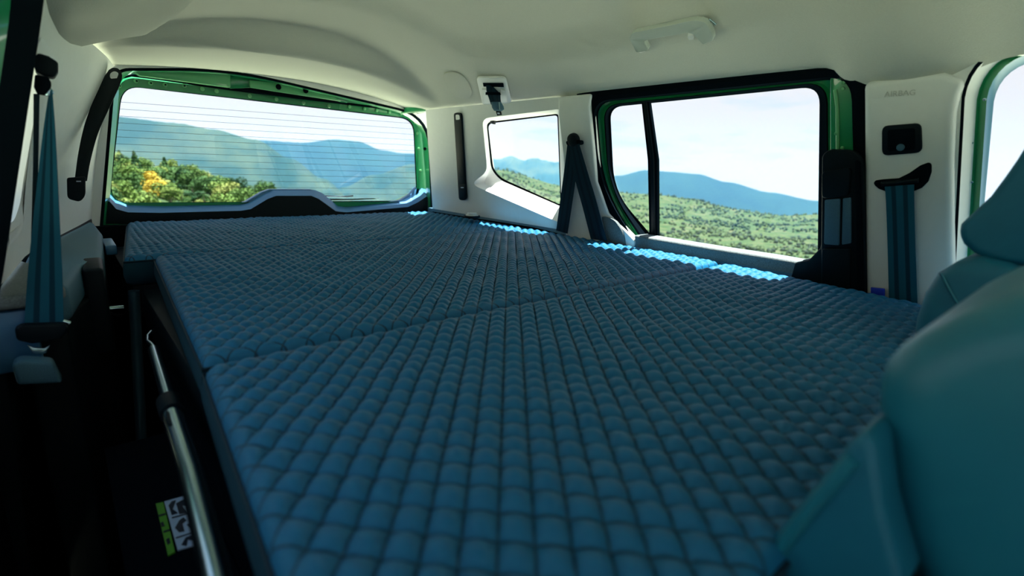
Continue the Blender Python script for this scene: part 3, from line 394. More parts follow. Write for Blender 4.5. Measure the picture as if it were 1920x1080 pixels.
# ================================================================ tailgate and rear wall
wb = empty('wall_back', (.64, 1.94, -.8), 'rear end around the tailgate opening', kind='structure')
ob_ = [(0.0064,1.94,0.3665),(0.0065,1.94,0.3668),(0.0066,1.94,0.3671),(0.0068,1.94,0.3674),(0.007,1.94,0.3676),(0.0072,1.94,0.3677),(0.0074,1.94,0.3679),(0.0077,1.94,0.3679),(0.4727,1.94,0.4345),(0.4731,1.94,0.4346),(0.4735,1.94,0.4346),(0.474,1.94,0.4347),(0.4744,1.94,0.4347),(0.4748,1.94,0.4347),(0.4753,1.94,0.4347),(0.4757,1.94,0.4347),(1.46,1.94,0.4169),(1.4608,1.94,0.4169),(1.4615,1.94,0.4168),(1.4621,1.94,0.4165),(1.4625,1.94,0.4162),(1.4629,1.94,0.4158),(1.4632,1.94,0.4154),(1.4634,1.94,0.4148),(1.6977,1.94,-0.6782),(1.6978,1.94,-0.6789),(1.6977,1.94,-0.6796),(1.6975,1.94,-0.68),(1.697,1.94,-0.6804),(1.6964,1.94,-0.6805),(1.6957,1.94,-0.6806),(1.6947,1.94,-0.6804),(-0.1338,1.94,-0.3531),(-0.134,1.94,-0.3531),(-0.1342,1.94,-0.3529),(-0.1344,1.94,-0.3527),(-0.1345,1.94,-0.3525),(-0.1346,1.94,-0.3522),(-0.1346,1.94,-0.3519),(-0.1345,1.94,-0.3515)]
oa_ = [(0.1494,1.94,0.1792),(0.1523,1.94,0.1909),(0.1564,1.94,0.201),(0.1617,1.94,0.2095),(0.1681,1.94,0.2165),(0.1759,1.94,0.2218),(0.1848,1.94,0.2257),(0.195,1.94,0.2279),(0.3148,1.94,0.2441),(0.3545,1.94,0.2488),(0.3951,1.94,0.2522),(0.4367,1.94,0.2541),(0.4794,1.94,0.2547),(0.5232,1.94,0.2537),(0.5683,1.94,0.2511),(0.6147,1.94,0.2468),(1.0625,1.94,0.1979),(1.0996,1.94,0.1914),(1.1319,1.94,0.1803),(1.1591,1.94,0.1646),(1.181,1.94,0.1441),(1.1972,1.94,0.1187),(1.2078,1.94,0.0886),(1.2124,1.94,0.0537),(1.2408,1.94,-0.6043),(1.2407,1.94,-0.6069),(1.2401,1.94,-0.6091),(1.239,1.94,-0.6108),(1.2375,1.94,-0.612),(1.2354,1.94,-0.6127),(1.2329,1.94,-0.613),(1.2298,1.94,-0.6127),(0.0388,1.94,-0.439),(0.0375,1.94,-0.4386),(0.0365,1.94,-0.4381),(0.0357,1.94,-0.4373),(0.0352,1.94,-0.4363),(0.0349,1.94,-0.435),(0.0349,1.94,-0.4335),(0.0351,1.94,-0.4318)]
oc_ = [(0.1541,1.945,0.1744),(0.157,1.945,0.1862),(0.1611,1.945,0.1963),(0.1664,1.945,0.2049),(0.1729,1.945,0.2119),(0.1807,1.945,0.2173),(0.1897,1.945,0.2211),(0.2,1.945,0.2233),(0.3176,1.945,0.239),(0.3567,1.945,0.2435),(0.3967,1.945,0.2467),(0.4377,1.945,0.2485),(0.4797,1.945,0.2489),(0.5229,1.945,0.2478),(0.5672,1.945,0.2452),(0.6127,1.945,0.2408),(1.0533,1.945,0.1914),(1.0903,1.945,0.1847),(1.1224,1.945,0.1736),(1.1495,1.945,0.1577),(1.1712,1.945,0.1372),(1.1874,1.945,0.1118),(1.1978,1.945,0.0816),(1.2024,1.945,0.0467),(1.2297,1.945,-0.6038),(1.2296,1.945,-0.6064),(1.229,1.945,-0.6086),(1.2279,1.945,-0.6103),(1.2264,1.945,-0.6115),(1.2243,1.945,-0.6122),(1.2218,1.945,-0.6125),(1.2188,1.945,-0.6122),(0.0451,1.945,-0.441),(0.0438,1.945,-0.4407),(0.0428,1.945,-0.4401),(0.042,1.945,-0.4393),(0.0414,1.945,-0.4383),(0.0412,1.945,-0.437),(0.0411,1.945,-0.4355),(0.0413,1.945,-0.4338)]
od_ = [(0.1701,2.0,0.1718),(0.1731,2.0,0.184),(0.1774,2.0,0.1945),(0.1829,2.0,0.2034),(0.1897,2.0,0.2107),(0.1978,2.0,0.2164),(0.2072,2.0,0.2205),(0.2179,2.0,0.2229),(0.3324,2.0,0.2397),(0.3709,2.0,0.2446),(0.4103,2.0,0.2481),(0.4506,2.0,0.2502),(0.4918,2.0,0.2507),(0.5341,2.0,0.2497),(0.5773,2.0,0.247),(0.6218,2.0,0.2425),(1.0709,2.0,0.189),(1.1073,2.0,0.1822),(1.1389,2.0,0.171),(1.1655,2.0,0.1551),(1.1868,2.0,0.1346),(1.2026,2.0,0.1094),(1.2127,2.0,0.0795),(1.217,2.0,0.0449),(1.2413,2.0,-0.6175),(1.2411,2.0,-0.6202),(1.2405,2.0,-0.6224),(1.2394,2.0,-0.6242),(1.2378,2.0,-0.6254),(1.2357,2.0,-0.6262),(1.2332,2.0,-0.6264),(1.2301,2.0,-0.6262),(0.058,2.0,-0.4552),(0.0566,2.0,-0.4548),(0.0555,2.0,-0.4542),(0.0547,2.0,-0.4534),(0.0542,2.0,-0.4524),(0.0539,2.0,-0.4511),(0.0538,2.0,-0.4495),(0.0541,2.0,-0.4477)]
box('sill_panel', (-.11, 1.93, -.81), (1.30, 1.965, -.222), M['carpet'], wb)
rings('rear_surround', [ob_, oa_], M['trim'], wb, smooth=False)
rings('aperture_seal', [oa_, oc_], M['rubber'], wb)
rings('painted_aperture', [oc_, od_], M['green'], wb)
tube('seal_bead', [(0.1517,1.942,0.1768),(0.1546,1.942,0.1885),(0.1587,1.942,0.1986),(0.164,1.942,0.2072),(0.1705,1.942,0.2141),(0.1782,1.942,0.2195),(0.1872,1.942,0.2233),(0.1975,1.942,0.2256),(0.3161,1.942,0.2415),(0.3555,1.942,0.2461),(0.3958,1.942,0.2493),(0.4371,1.942,0.2512),(0.4794,1.942,0.2516),(0.5229,1.942,0.2506),(0.5675,1.942,0.2479),(0.6135,1.942,0.2435),(1.0565,1.942,0.1937),(1.0935,1.942,0.187),(1.1256,1.942,0.1759),(1.1527,1.942,0.16),(1.1745,1.942,0.1395),(1.1907,1.942,0.1141),(1.2012,1.942,0.084),(1.2058,1.942,0.049),(1.2335,1.942,-0.6037),(1.2334,1.942,-0.6063),(1.2328,1.942,-0.6085),(1.2317,1.942,-0.6102),(1.2302,1.942,-0.6114),(1.2281,1.942,-0.6121),(1.2256,1.942,-0.6124),(1.2226,1.942,-0.6121),(0.0426,1.942,-0.44),(0.0413,1.942,-0.4396),(0.0402,1.942,-0.4391),(0.0394,1.942,-0.4383),(0.0389,1.942,-0.4373),(0.0386,1.942,-0.436),(0.0386,1.942,-0.4345),(0.0388,1.942,-0.4328)], .0045, M['rubber'], wb, closed=True)
tg = empty('door_3', (.64, 2.03, -.8), 'green tailgate with a wide rear window and lower trim painted with sky sheen', kind='structure')
t0 = [(0.1135,2.03,0.2524),(0.1154,2.03,0.2602),(0.118,2.03,0.267),(0.1215,2.03,0.2727),(0.1258,2.03,0.2773),(0.1308,2.03,0.2808),(0.1367,2.03,0.2833),(0.1434,2.03,0.2846),(0.4217,2.03,0.3159),(0.4394,2.03,0.3177),(0.4573,2.03,0.319),(0.4753,2.03,0.3198),(0.4935,2.03,0.3202),(0.5118,2.03,0.3202),(0.5303,2.03,0.3196),(0.5489,2.03,0.3185),(1.2762,2.03,0.2676),(1.3046,2.03,0.2638),(1.3291,2.03,0.2567),(1.3496,2.03,0.2461),(1.366,2.03,0.2321),(1.3782,2.03,0.2145),(1.386,2.03,0.1935),(1.3894,2.03,0.1689),(1.4237,2.03,-0.6068),(1.4231,2.03,-0.621),(1.4197,2.03,-0.6328),(1.4136,2.03,-0.6419),(1.4049,2.03,-0.6484),(1.3935,2.03,-0.6523),(1.3795,2.03,-0.6536),(1.363,2.03,-0.6523),(0.015,2.03,-0.4556),(0.0085,2.03,-0.4539),(0.0032,2.03,-0.4511),(-0.0008,2.03,-0.447),(-0.0036,2.03,-0.4418),(-0.005,2.03,-0.4354),(-0.0052,2.03,-0.4278),(-0.0042,2.03,-0.419)]
t1 = [(0.1606,2.03,0.1641),(0.1644,2.03,0.178),(0.1696,2.03,0.1896),(0.1761,2.03,0.1991),(0.1839,2.03,0.2064),(0.193,2.03,0.2116),(0.2036,2.03,0.2146),(0.2157,2.03,0.2155),(0.3823,2.03,0.2129),(0.4082,2.03,0.2124),(0.4347,2.03,0.212),(0.4618,2.03,0.2116),(0.4894,2.03,0.2111),(0.5175,2.03,0.2107),(0.5463,2.03,0.2102),(0.5757,2.03,0.2098),(1.1258,2.03,0.2009),(1.1485,2.03,0.1991),(1.1682,2.03,0.1944),(1.1848,2.03,0.1867),(1.1984,2.03,0.176),(1.2088,2.03,0.1623),(1.2159,2.03,0.1455),(1.2197,2.03,0.1257),(1.2564,2.03,-0.2352),(1.2566,2.03,-0.248),(1.2542,2.03,-0.2587),(1.2494,2.03,-0.2674),(1.242,2.03,-0.2739),(1.2322,2.03,-0.2784),(1.22,2.03,-0.2808),(1.2055,2.03,-0.281),(0.1027,2.03,-0.2278),(0.0959,2.03,-0.2268),(0.0904,2.03,-0.2245),(0.0864,2.03,-0.221),(0.0837,2.03,-0.2162),(0.0823,2.03,-0.2101),(0.0823,2.03,-0.2029),(0.0836,2.03,-0.1943)]
t2 = [(0.1657,2.022,0.1596),(0.1696,2.022,0.1734),(0.1748,2.022,0.185),(0.1813,2.022,0.1945),(0.1891,2.022,0.2019),(0.1984,2.022,0.207),(0.209,2.022,0.2101),(0.221,2.022,0.211),(0.3804,2.022,0.2086),(0.4063,2.022,0.2081),(0.4327,2.022,0.2077),(0.4597,2.022,0.2073),(0.4872,2.022,0.2068),(0.5152,2.022,0.2063),(0.5439,2.022,0.2058),(0.5731,2.022,0.2053),(1.1139,2.022,0.1953),(1.1363,2.022,0.1935),(1.1558,2.022,0.1887),(1.1722,2.022,0.181),(1.1854,2.022,0.1703),(1.1955,2.022,0.1566),(1.2023,2.022,0.1398),(1.2057,2.022,0.1201),(1.2355,2.022,-0.2337),(1.2354,2.022,-0.2463),(1.2329,2.022,-0.257),(1.2279,2.022,-0.2656),(1.2206,2.022,-0.2721),(1.2108,2.022,-0.2765),(1.1987,2.022,-0.2789),(1.1843,2.022,-0.2791),(0.1075,2.022,-0.2271),(0.1007,2.022,-0.2261),(0.0953,2.022,-0.2239),(0.0912,2.022,-0.2203),(0.0885,2.022,-0.2156),(0.0872,2.022,-0.2095),(0.0872,2.022,-0.2023),(0.0885,2.022,-0.1937)]
t3 = [(0.1682,2.022,0.134),(0.1721,2.022,0.1479),(0.1772,2.022,0.1596),(0.1837,2.022,0.1692),(0.1916,2.022,0.1766),(0.2008,2.022,0.1818),(0.2115,2.022,0.185),(0.2237,2.022,0.1859),(0.378,2.022,0.1842),(0.404,2.022,0.1839),(0.4305,2.022,0.1836),(0.4576,2.022,0.1832),(0.4852,2.022,0.1828),(0.5133,2.022,0.1824),(0.5421,2.022,0.1819),(0.5714,2.022,0.1814),(1.1132,2.022,0.1716),(1.1304,2.022,0.1701),(1.1451,2.022,0.1665),(1.1574,2.022,0.1605),(1.1671,2.022,0.1523),(1.1743,2.022,0.1418),(1.179,2.022,0.1291),(1.181,2.022,0.114),(1.1901,2.022,-0.1015),(1.1891,2.022,-0.1222),(1.1843,2.022,-0.1398),(1.1756,2.022,-0.1542),(1.1631,2.022,-0.1653),(1.1469,2.022,-0.1731),(1.1271,2.022,-0.1775),(1.1039,2.022,-0.1787),(0.1592,2.022,-0.1624),(0.1452,2.022,-0.1608),(0.134,2.022,-0.1566),(0.1257,2.022,-0.1499),(0.1201,2.022,-0.1406),(0.1172,2.022,-0.1288),(0.1171,2.022,-0.1144),(0.1196,2.022,-0.0975)]
t4 = [(0.1723,2.042,0.134),(0.1762,2.042,0.1481),(0.1814,2.042,0.1599),(0.188,2.042,0.1695),(0.1959,2.042,0.177),(0.2053,2.042,0.1822),(0.2161,2.042,0.1853),(0.2284,2.042,0.1862),(0.3815,2.042,0.1833),(0.4078,2.042,0.1828),(0.4345,2.042,0.1823),(0.4618,2.042,0.1818),(0.4897,2.042,0.1812),(0.5181,2.042,0.1807),(0.5472,2.042,0.1801),(0.5768,2.042,0.1795),(1.1191,2.042,0.1686),(1.1364,2.042,0.1671),(1.1513,2.042,0.1634),(1.1636,2.042,0.1574),(1.1735,2.042,0.1491),(1.1807,2.042,0.1385),(1.1854,2.042,0.1256),(1.1874,2.042,0.1104),(1.1968,2.042,-0.1071),(1.196,2.042,-0.1256),(1.1917,2.042,-0.1413),(1.184,2.042,-0.1541),(1.1729,2.042,-0.164),(1.1585,2.042,-0.171),(1.1408,2.042,-0.1751),(1.1201,2.042,-0.1762),(0.1608,2.042,-0.1638),(0.1474,2.042,-0.1623),(0.1366,2.042,-0.1584),(0.1286,2.042,-0.1519),(0.1232,2.042,-0.143),(0.1205,2.042,-0.1317),(0.1203,2.042,-0.1179),(0.1227,2.042,-0.1016)]
box('lower_shell', (-.02, 2.035, -.85), (1.36, 2.09, -.222), M['green'], tg, .01)
rings('outer_panel', [t0, t1], M['green'], tg); rings('inner_frame', [t1, t2, t3], M['green'], tg); rings('window_rubber', [t3, t4], M['rubber'], tg)
tube('inner_seal', [(0.1633,2.018,0.1842),(0.1788,2.018,0.207),(0.2059,2.018,0.218),(0.2786,2.018,0.2164),(0.4726,2.018,0.2084),(0.8183,2.018,0.2015),(1.146,2.018,0.1976),(1.1816,2.018,0.1877),(1.2047,2.018,0.1592)], .0042, M['rubber'], tg)
w1 = empty('window_1', (.7, 2.045, 0), 'wide heated rear window of the tailgate', kind='structure')
obj('pane', [(0.1703,2.044,0.137),(0.1742,2.044,0.1511),(0.1793,2.044,0.1629),(0.1859,2.044,0.1725),(0.1938,2.044,0.18),(0.2032,2.044,0.1853),(0.2139,2.044,0.1883),(0.2262,2.044,0.1892),(0.3822,2.044,0.1867),(0.4084,2.044,0.1863),(0.4352,2.044,0.1859),(0.4626,2.044,0.1854),(0.4905,2.044,0.185),(0.5189,2.044,0.1846),(0.548,2.044,0.1841),(0.5777,2.044,0.1837),(1.1279,2.044,0.1756),(1.1452,2.044,0.1742),(1.1601,2.044,0.1706),(1.1725,2.044,0.1646),(1.1823,2.044,0.1563),(1.1895,2.044,0.1457),(1.1941,2.044,0.1328),(1.196,2.044,0.1176),(1.204,2.044,-0.1118),(1.203,2.044,-0.1304),(1.1985,2.044,-0.1462),(1.1907,2.044,-0.159),(1.1794,2.044,-0.1689),(1.1649,2.044,-0.1759),(1.1472,2.044,-0.18),(1.1263,2.044,-0.1811),(0.1579,2.044,-0.1672),(0.1444,2.044,-0.1657),(0.1337,2.044,-0.1618),(0.1257,2.044,-0.1553),(0.1203,2.044,-0.1464),(0.1175,2.044,-0.1351),(0.1173,2.044,-0.1212),(0.1197,2.044,-0.105)], [tuple(range(40))], M['glass'], w1)
for a, b in [((0.1508,2.0432,0.1393),(1.1986,2.0432,0.1508)),((0.1481,2.0432,0.1189),(1.1986,2.0432,0.1283)),((0.1455,2.0432,0.0983),(1.1986,2.0432,0.1057)),((0.1428,2.0432,0.0777),(1.1986,2.0432,0.0829)),((0.1401,2.0432,0.057),(1.1987,2.0432,0.0601)),((0.1374,2.0432,0.0362),(1.1987,2.0432,0.0371)),((0.1346,2.0432,0.0153),(1.1987,2.0432,0.0141)),((0.1319,2.0432,-0.0056),(1.1987,2.0432,-0.0091)),((0.1291,2.0432,-0.0267),(1.1988,2.0432,-0.0324)),((0.1264,2.0432,-0.0478),(1.1988,2.0432,-0.0558)),((0.1236,2.0432,-0.069),(1.1988,2.0432,-0.0793)),((0.1208,2.0432,-0.0903),(1.1989,2.0432,-0.1029)),((0.118,2.0432,-0.1117),(1.1989,2.0432,-0.1267)),((0.1152,2.0432,-0.1332),(1.1989,2.0432,-0.1505))]:
    tube('heater_line', [a, V(a).lerp(V(b), .5), b], .0007, M['ink'], w1, n=4)
# painted cross member above the window, visible through the opening
cm = prism('cross_member', [(0.2095,1.99,0.2262),(0.3411,1.99,0.2451),(0.4733,1.99,0.2544),(0.4696,1.99,0.2109),(0.3308,1.99,0.214),(0.2241,1.99,0.2161)], (0, .025, 0), M['green_highlight'], tg, .002)
cm2 = prism('cross_member', [(0.4728,2.0,0.2586),(0.7736,2.0,0.2538),(1.03,2.0,0.2232),(1.1636,2.0,0.2046),(0.9833,2.0,0.2026),(0.8525,2.0,0.2057),(0.6942,2.0,0.212),(0.5349,2.0,0.2192),(0.4717,2.0,0.2086)], (0, .02, 0), M['green'], tg, .002)
prism('hinge_plate', [(0.5294,1.985,0.241),(0.691,1.985,0.2429),(0.8022,1.985,0.2261),(0.8461,1.985,0.2042),(0.7655,1.985,0.2074),(0.6165,1.985,0.2133),(0.5309,1.985,0.2175)], (0, .02, 0), M['green_highlight'], tg, .002)
prism('shadow_gap', [(0.4835,1.995,0.2096),(0.542,1.995,0.2196),(0.7695,1.995,0.2122),(0.8712,1.995,0.1995),(0.7687,1.995,0.1972),(0.6186,1.995,0.2001)], (0, .01, 0), M['rubber'], tg, .001)
for p in [(0.6205,1.983,0.2293),(0.7138,1.983,0.2274)]: disc('access_hole', p, (0, -1, 0), .0095, .002, M['rubber'], tg, 16)
for p in [(0.1724,2.0205,0.184),(0.1533,2.0205,0.1518),(0.1413,2.0205,0.1144),(0.1312,2.0205,0.0724),(0.1168,2.0205,-0.0274),(0.2163,2.0205,0.2028),(0.2525,2.0205,0.201),(0.2899,2.0205,0.2007),(0.3419,2.0205,0.2036),(0.3923,2.0205,0.1996),(0.4339,2.0205,0.1976),(0.5348,2.0205,0.1931),(0.6221,2.0205,0.1915),(0.717,2.0205,0.1881),(0.8123,2.0205,0.1858),(0.8926,2.0205,0.1913),(0.9542,2.0205,0.1889),(1.0068,2.0205,0.1875),(1.0634,2.0205,0.1863),(1.1172,2.0205,0.1846),(1.1573,2.0205,0.1751),(1.1827,2.0205,0.1533),(1.1927,2.0205,0.1102),(1.2,2.0205,0.0463),(1.2072,2.0205,-0.0461)]:
    disc('rivet', p, (0, -1, 0), .0065, .005, M['green_highlight'], tg, 12, .002)
for p in [(0.2174,2.0175,0.2027),(0.2535,2.0175,0.2009),(0.2909,2.0175,0.2006),(0.3428,2.0175,0.2035),(0.1735,2.0175,0.1839),(0.1544,2.0175,0.1517)]: disc('rivet_hole', V(p) + V((0, -.0035, 0)), (0, -1, 0), .0028, .001, M['rubber'], tg, 8, 0)
for p in [(1.2043,1.975,0.0466)]: disc('latch_hole', p, (-1, -.6, 0), .007, .003, M['rubber'], tg, 10)
# lower trim with the raised handle hump, sky sheen painted blue on its slope
lo = [(0.075,1.985,-0.2215),(0.0987,1.985,-0.1299),(0.1092,1.985,-0.1268),(0.122,1.985,-0.1493),(0.1516,1.985,-0.166),(0.2336,1.985,-0.1714),(0.4662,1.985,-0.1718),(0.494,1.985,-0.1669),(0.5491,1.985,-0.1343),(0.5787,1.985,-0.1232),(0.7277,1.985,-0.1241),(0.7554,1.985,-0.1363),(0.8159,1.985,-0.1863),(0.8504,1.985,-0.1914),(1.1117,1.985,-0.1735),(1.1587,1.985,-0.1493),(1.1907,1.985,-0.1177),(1.2175,1.985,-0.127),(1.2501,1.985,-0.2783)]
prism('lower_trim', shift(lo, (0, .037, 0)), (0, .03, 0), M['bluetrim'], tg, .004, 2)
li = [(0.0797,1.978,-0.221),(0.0982,1.978,-0.1515),(0.108,1.978,-0.1549),(0.1208,1.978,-0.1776),(0.1485,1.978,-0.1882),(0.2304,1.978,-0.1926),(0.4662,1.978,-0.1933),(0.4974,1.978,-0.1887),(0.5563,1.978,-0.1545),(0.5861,1.978,-0.1437),(0.7119,1.978,-0.1453),(0.7394,1.978,-0.1577),(0.8035,1.978,-0.206),(0.8465,1.978,-0.2116),(1.1202,1.978,-0.198),(1.1701,1.978,-0.1787),(1.2131,1.978,-0.1542),(1.2294,1.978,-0.1637),(1.2457,1.978,-0.2773)]
lo2 = [(0.0765,2.024,-0.2258),(0.1006,2.024,-0.1324),(0.1113,2.024,-0.1293),(0.1244,2.024,-0.1522),(0.1546,2.024,-0.1693),(0.2382,2.024,-0.1748),(0.4754,2.024,-0.1752),(0.5037,2.024,-0.1702),(0.5599,2.024,-0.1369),(0.59,2.024,-0.1257),(0.742,2.024,-0.1265),(0.7703,2.024,-0.139),(0.8319,2.024,-0.19),(0.8671,2.024,-0.1951),(1.1335,2.024,-0.1769),(1.1814,2.024,-0.1523),(1.2141,2.024,-0.12),(1.2414,2.024,-0.1295),(1.2747,2.024,-0.2837)]
rings('lower_trim_slope', [lo2, li], M['bluetrim'], tg, closed=False)
prism('lower_trim_face', li, (0, .012, 0), M['black'], tg, .003, 2)
wp = empty('rear_wiper', [(0.8656,2.07,-0.1644)][0], 'black rear wiper resting along the lower edge of the rear window', 'wiper')
tube('wiper_arm', [(0.7595,2.075,-0.1505),(0.868,2.075,-0.1583),(0.9185,2.075,-0.1547)], .0028, M['black'], wp)
tube('wiper_blade', [(0.7779,2.07,-0.1672),(0.911,2.07,-0.1695),(1.0308,2.07,-0.1671)], [.0035, .003, .0018], M['black'], wp)
tube('blade_spine', [(0.8034,2.068,-0.1569),(1.0053,2.068,-0.1643),(1.0323,2.068,-0.1692)], .0012, M['metal'], wp)
# ================================================================ left wall
wl = empty('wall_left', (-.05, 1.4, -.8), 'pale grey side trim seen at a glancing angle', kind='structure')
# profile columns: (y, x at z=-.2, x at z=.19)
cols = [(.95, -.088, .010), (1.05, -.084, .012), (1.12, -.078, .018), (1.20, -.073, .024), (1.30, -.066, .032), (1.42, -.050, .050), (1.50, -.034, .068), (1.62, -.008, .096), (1.76, .022, .124), (1.90, .050, .146), (1.95, .060, .152)]
def lx(y, z):
    for a, b in zip(cols, cols[1:]):
        if y <= b[0] or b is cols[-1]:
            t = (y - a[0]) / (b[0] - a[0]); p = a[1] + (b[1] - a[1]) * t; q = a[2] + (b[2] - a[2]) * t; break
    return p + (q - p) * (z + .2) / .39 - .010 * math.sin(math.pi * min(1, max(0, (z + .2) / .39)))
def lring(off, c, n=6):
    out = []
    for i, (y, z, rr) in enumerate(c):
        p = Vector((y, z)); a = Vector(c[i - 1][:2]) - p; b = Vector(c[(i + 1) % len(c)][:2]) - p; la, lb = a.length, b.length; a.normalize(); b.normalize()
        A = p + a * min(rr, la * .45); B = p + b * min(rr, lb * .45)
        for k in range(n):
            t = k / (n - 1); q = A * (1 - t) ** 2 + p * 2 * t * (1 - t) + B * t * t; out.append((lx(q.x, q.y) - off, q.x, q.y))
    return out
ys = [.95 + .025 * i for i in range(41)]; zs = [-.2 + .0225 * k for k in range(20)]
def hole(y, z): return 1.11 < y < 1.26 and -.13 < z < .14
vs = [(lx(y, z), y, z) for z in zs for y in ys]; n = len(ys)
fs = [(k * n + i, k * n + i + 1, (k + 1) * n + i + 1, (k + 1) * n + i) for k in range(len(zs) - 1) for i in range(n - 1) if not hole((ys[i] + ys[i + 1]) / 2, (zs[k] + zs[k + 1]) / 2)]
obj('quarter_panel', vs, fs, M['trim'], wl)
lq = [(1.09, .16, .02), (1.09, -.15, .02), (1.20, -.15, .03), (1.28, -.12, .03), (1.28, .16, .02)]
lq2 = [(1.12, .135, .02), (1.12, -.12, .02), (1.19, -.12, .03), (1.25, -.09, .03), (1.25, .135, .02)]
rings('quarter_ledge', [lring(-.001, lq), lring(.004, lq2), lring(.05, lq2)], M['trim'], wl)
w5 = empty('window_5', (-.1, 1.3, 0), 'left rear quarter window seen edge-on behind the hanging belt', kind='structure')
obj('pane', lring(.05, lq2), [tuple(range(30))], M['glass'], w5)
prism('lower_panel', [(-.125, -.8, -.20), (-.125, 1.0, -.20), (-.125, 1.0, -.81), (-.125, -.8, -.81)], (-.03, 0, 0), M['black'], wl, .003)
prism('arch_panel', [(-.086, 1.0, -.20), (-.080, 1.30, -.20), (-.10, 1.30, -.81), (-.12, 1.0, -.81)], (-.03, 0, 0), M['black'], wl, .003)
prism('rear_lower_panel', [(-.080, 1.28, -.20), (.06, 1.95, -.20), (.06, 1.95, -.81), (-.10, 1.28, -.81)], (-.03, 0, 0), M['black'], wl, .003)
# left door opening: seal, frame and window further forward
d4 = empty('door_4', (-.1, .5, -.8), 'left rear side door, only its dark seal in view', kind='structure')
def dring(off, y0, y1, z0, z1, rr=.06):
    return lring2(off, [(y1, z0, rr), (y1, z1, rr), (y0, z1, rr), (y0, z0, rr)])
def lring2(off, c, n=6):
    out = []
    for i, (y, z, rr) in enumerate(c):
        p = Vector((y, z)); a = Vector(c[i - 1][:2]) - p; b = Vector(c[(i + 1) % len(c)][:2]) - p; a.normalize(); b.normalize()
        A = p + a * rr; B = p + b * rr
        for k in range(n):
            t = k / (n - 1); q = A * (1 - t) ** 2 + p * 2 * t * (1 - t) + B * t * t; out.append((-.088 + .098 * (q.y + .2) / .39 - off, q.x, q.y))
    return out
rings('aperture_seal', [dring(-.004, .02, .955, -.22, .205), dring(-.008, .03, .93, -.2, .19), dring(.02, .035, .915, -.19, .18)], M['rubber'], d4)
rings('door_frame', [dring(.02, .035, .915, -.19, .18), dring(.05, .06, .88, -.17, .16), dring(.06, .08, .86, -.155, .145)], M['green'], d4)
w6 = empty('window_6', (-.12, .5, 0), 'left rear door window beside the camera', kind='structure')
obj('pane', dring(.062, .07, .87, -.16, .15), [tuple(range(24))], M['glass'], w6)
rings('front_pillar_panel', [dring(-.002, -.78, .02, -.2, .21, .01), dring(.0, -.70, -.06, -.17, .17, .05), dring(.05, -.68, -.08, -.15, .15, .05)], M['trim'], wl)
# ================================================================ front wall with the windscreen
wf = empty('wall_front', (.56, -1.1, -.8), 'dashboard side of the cabin, behind the camera', kind='structure')
box('dashboard', (-.1, -1.15, -.81), (1.22, -.85, -.04), M['dark'], wf, .03, 4)
obj('windscreen', [(-.08, -1.15, -.12), (1.2, -1.15, -.12), (1.05, -.75, .23), (.03, -.75, .23)], [(0, 1, 2, 3)], M['glass'], wf, False)

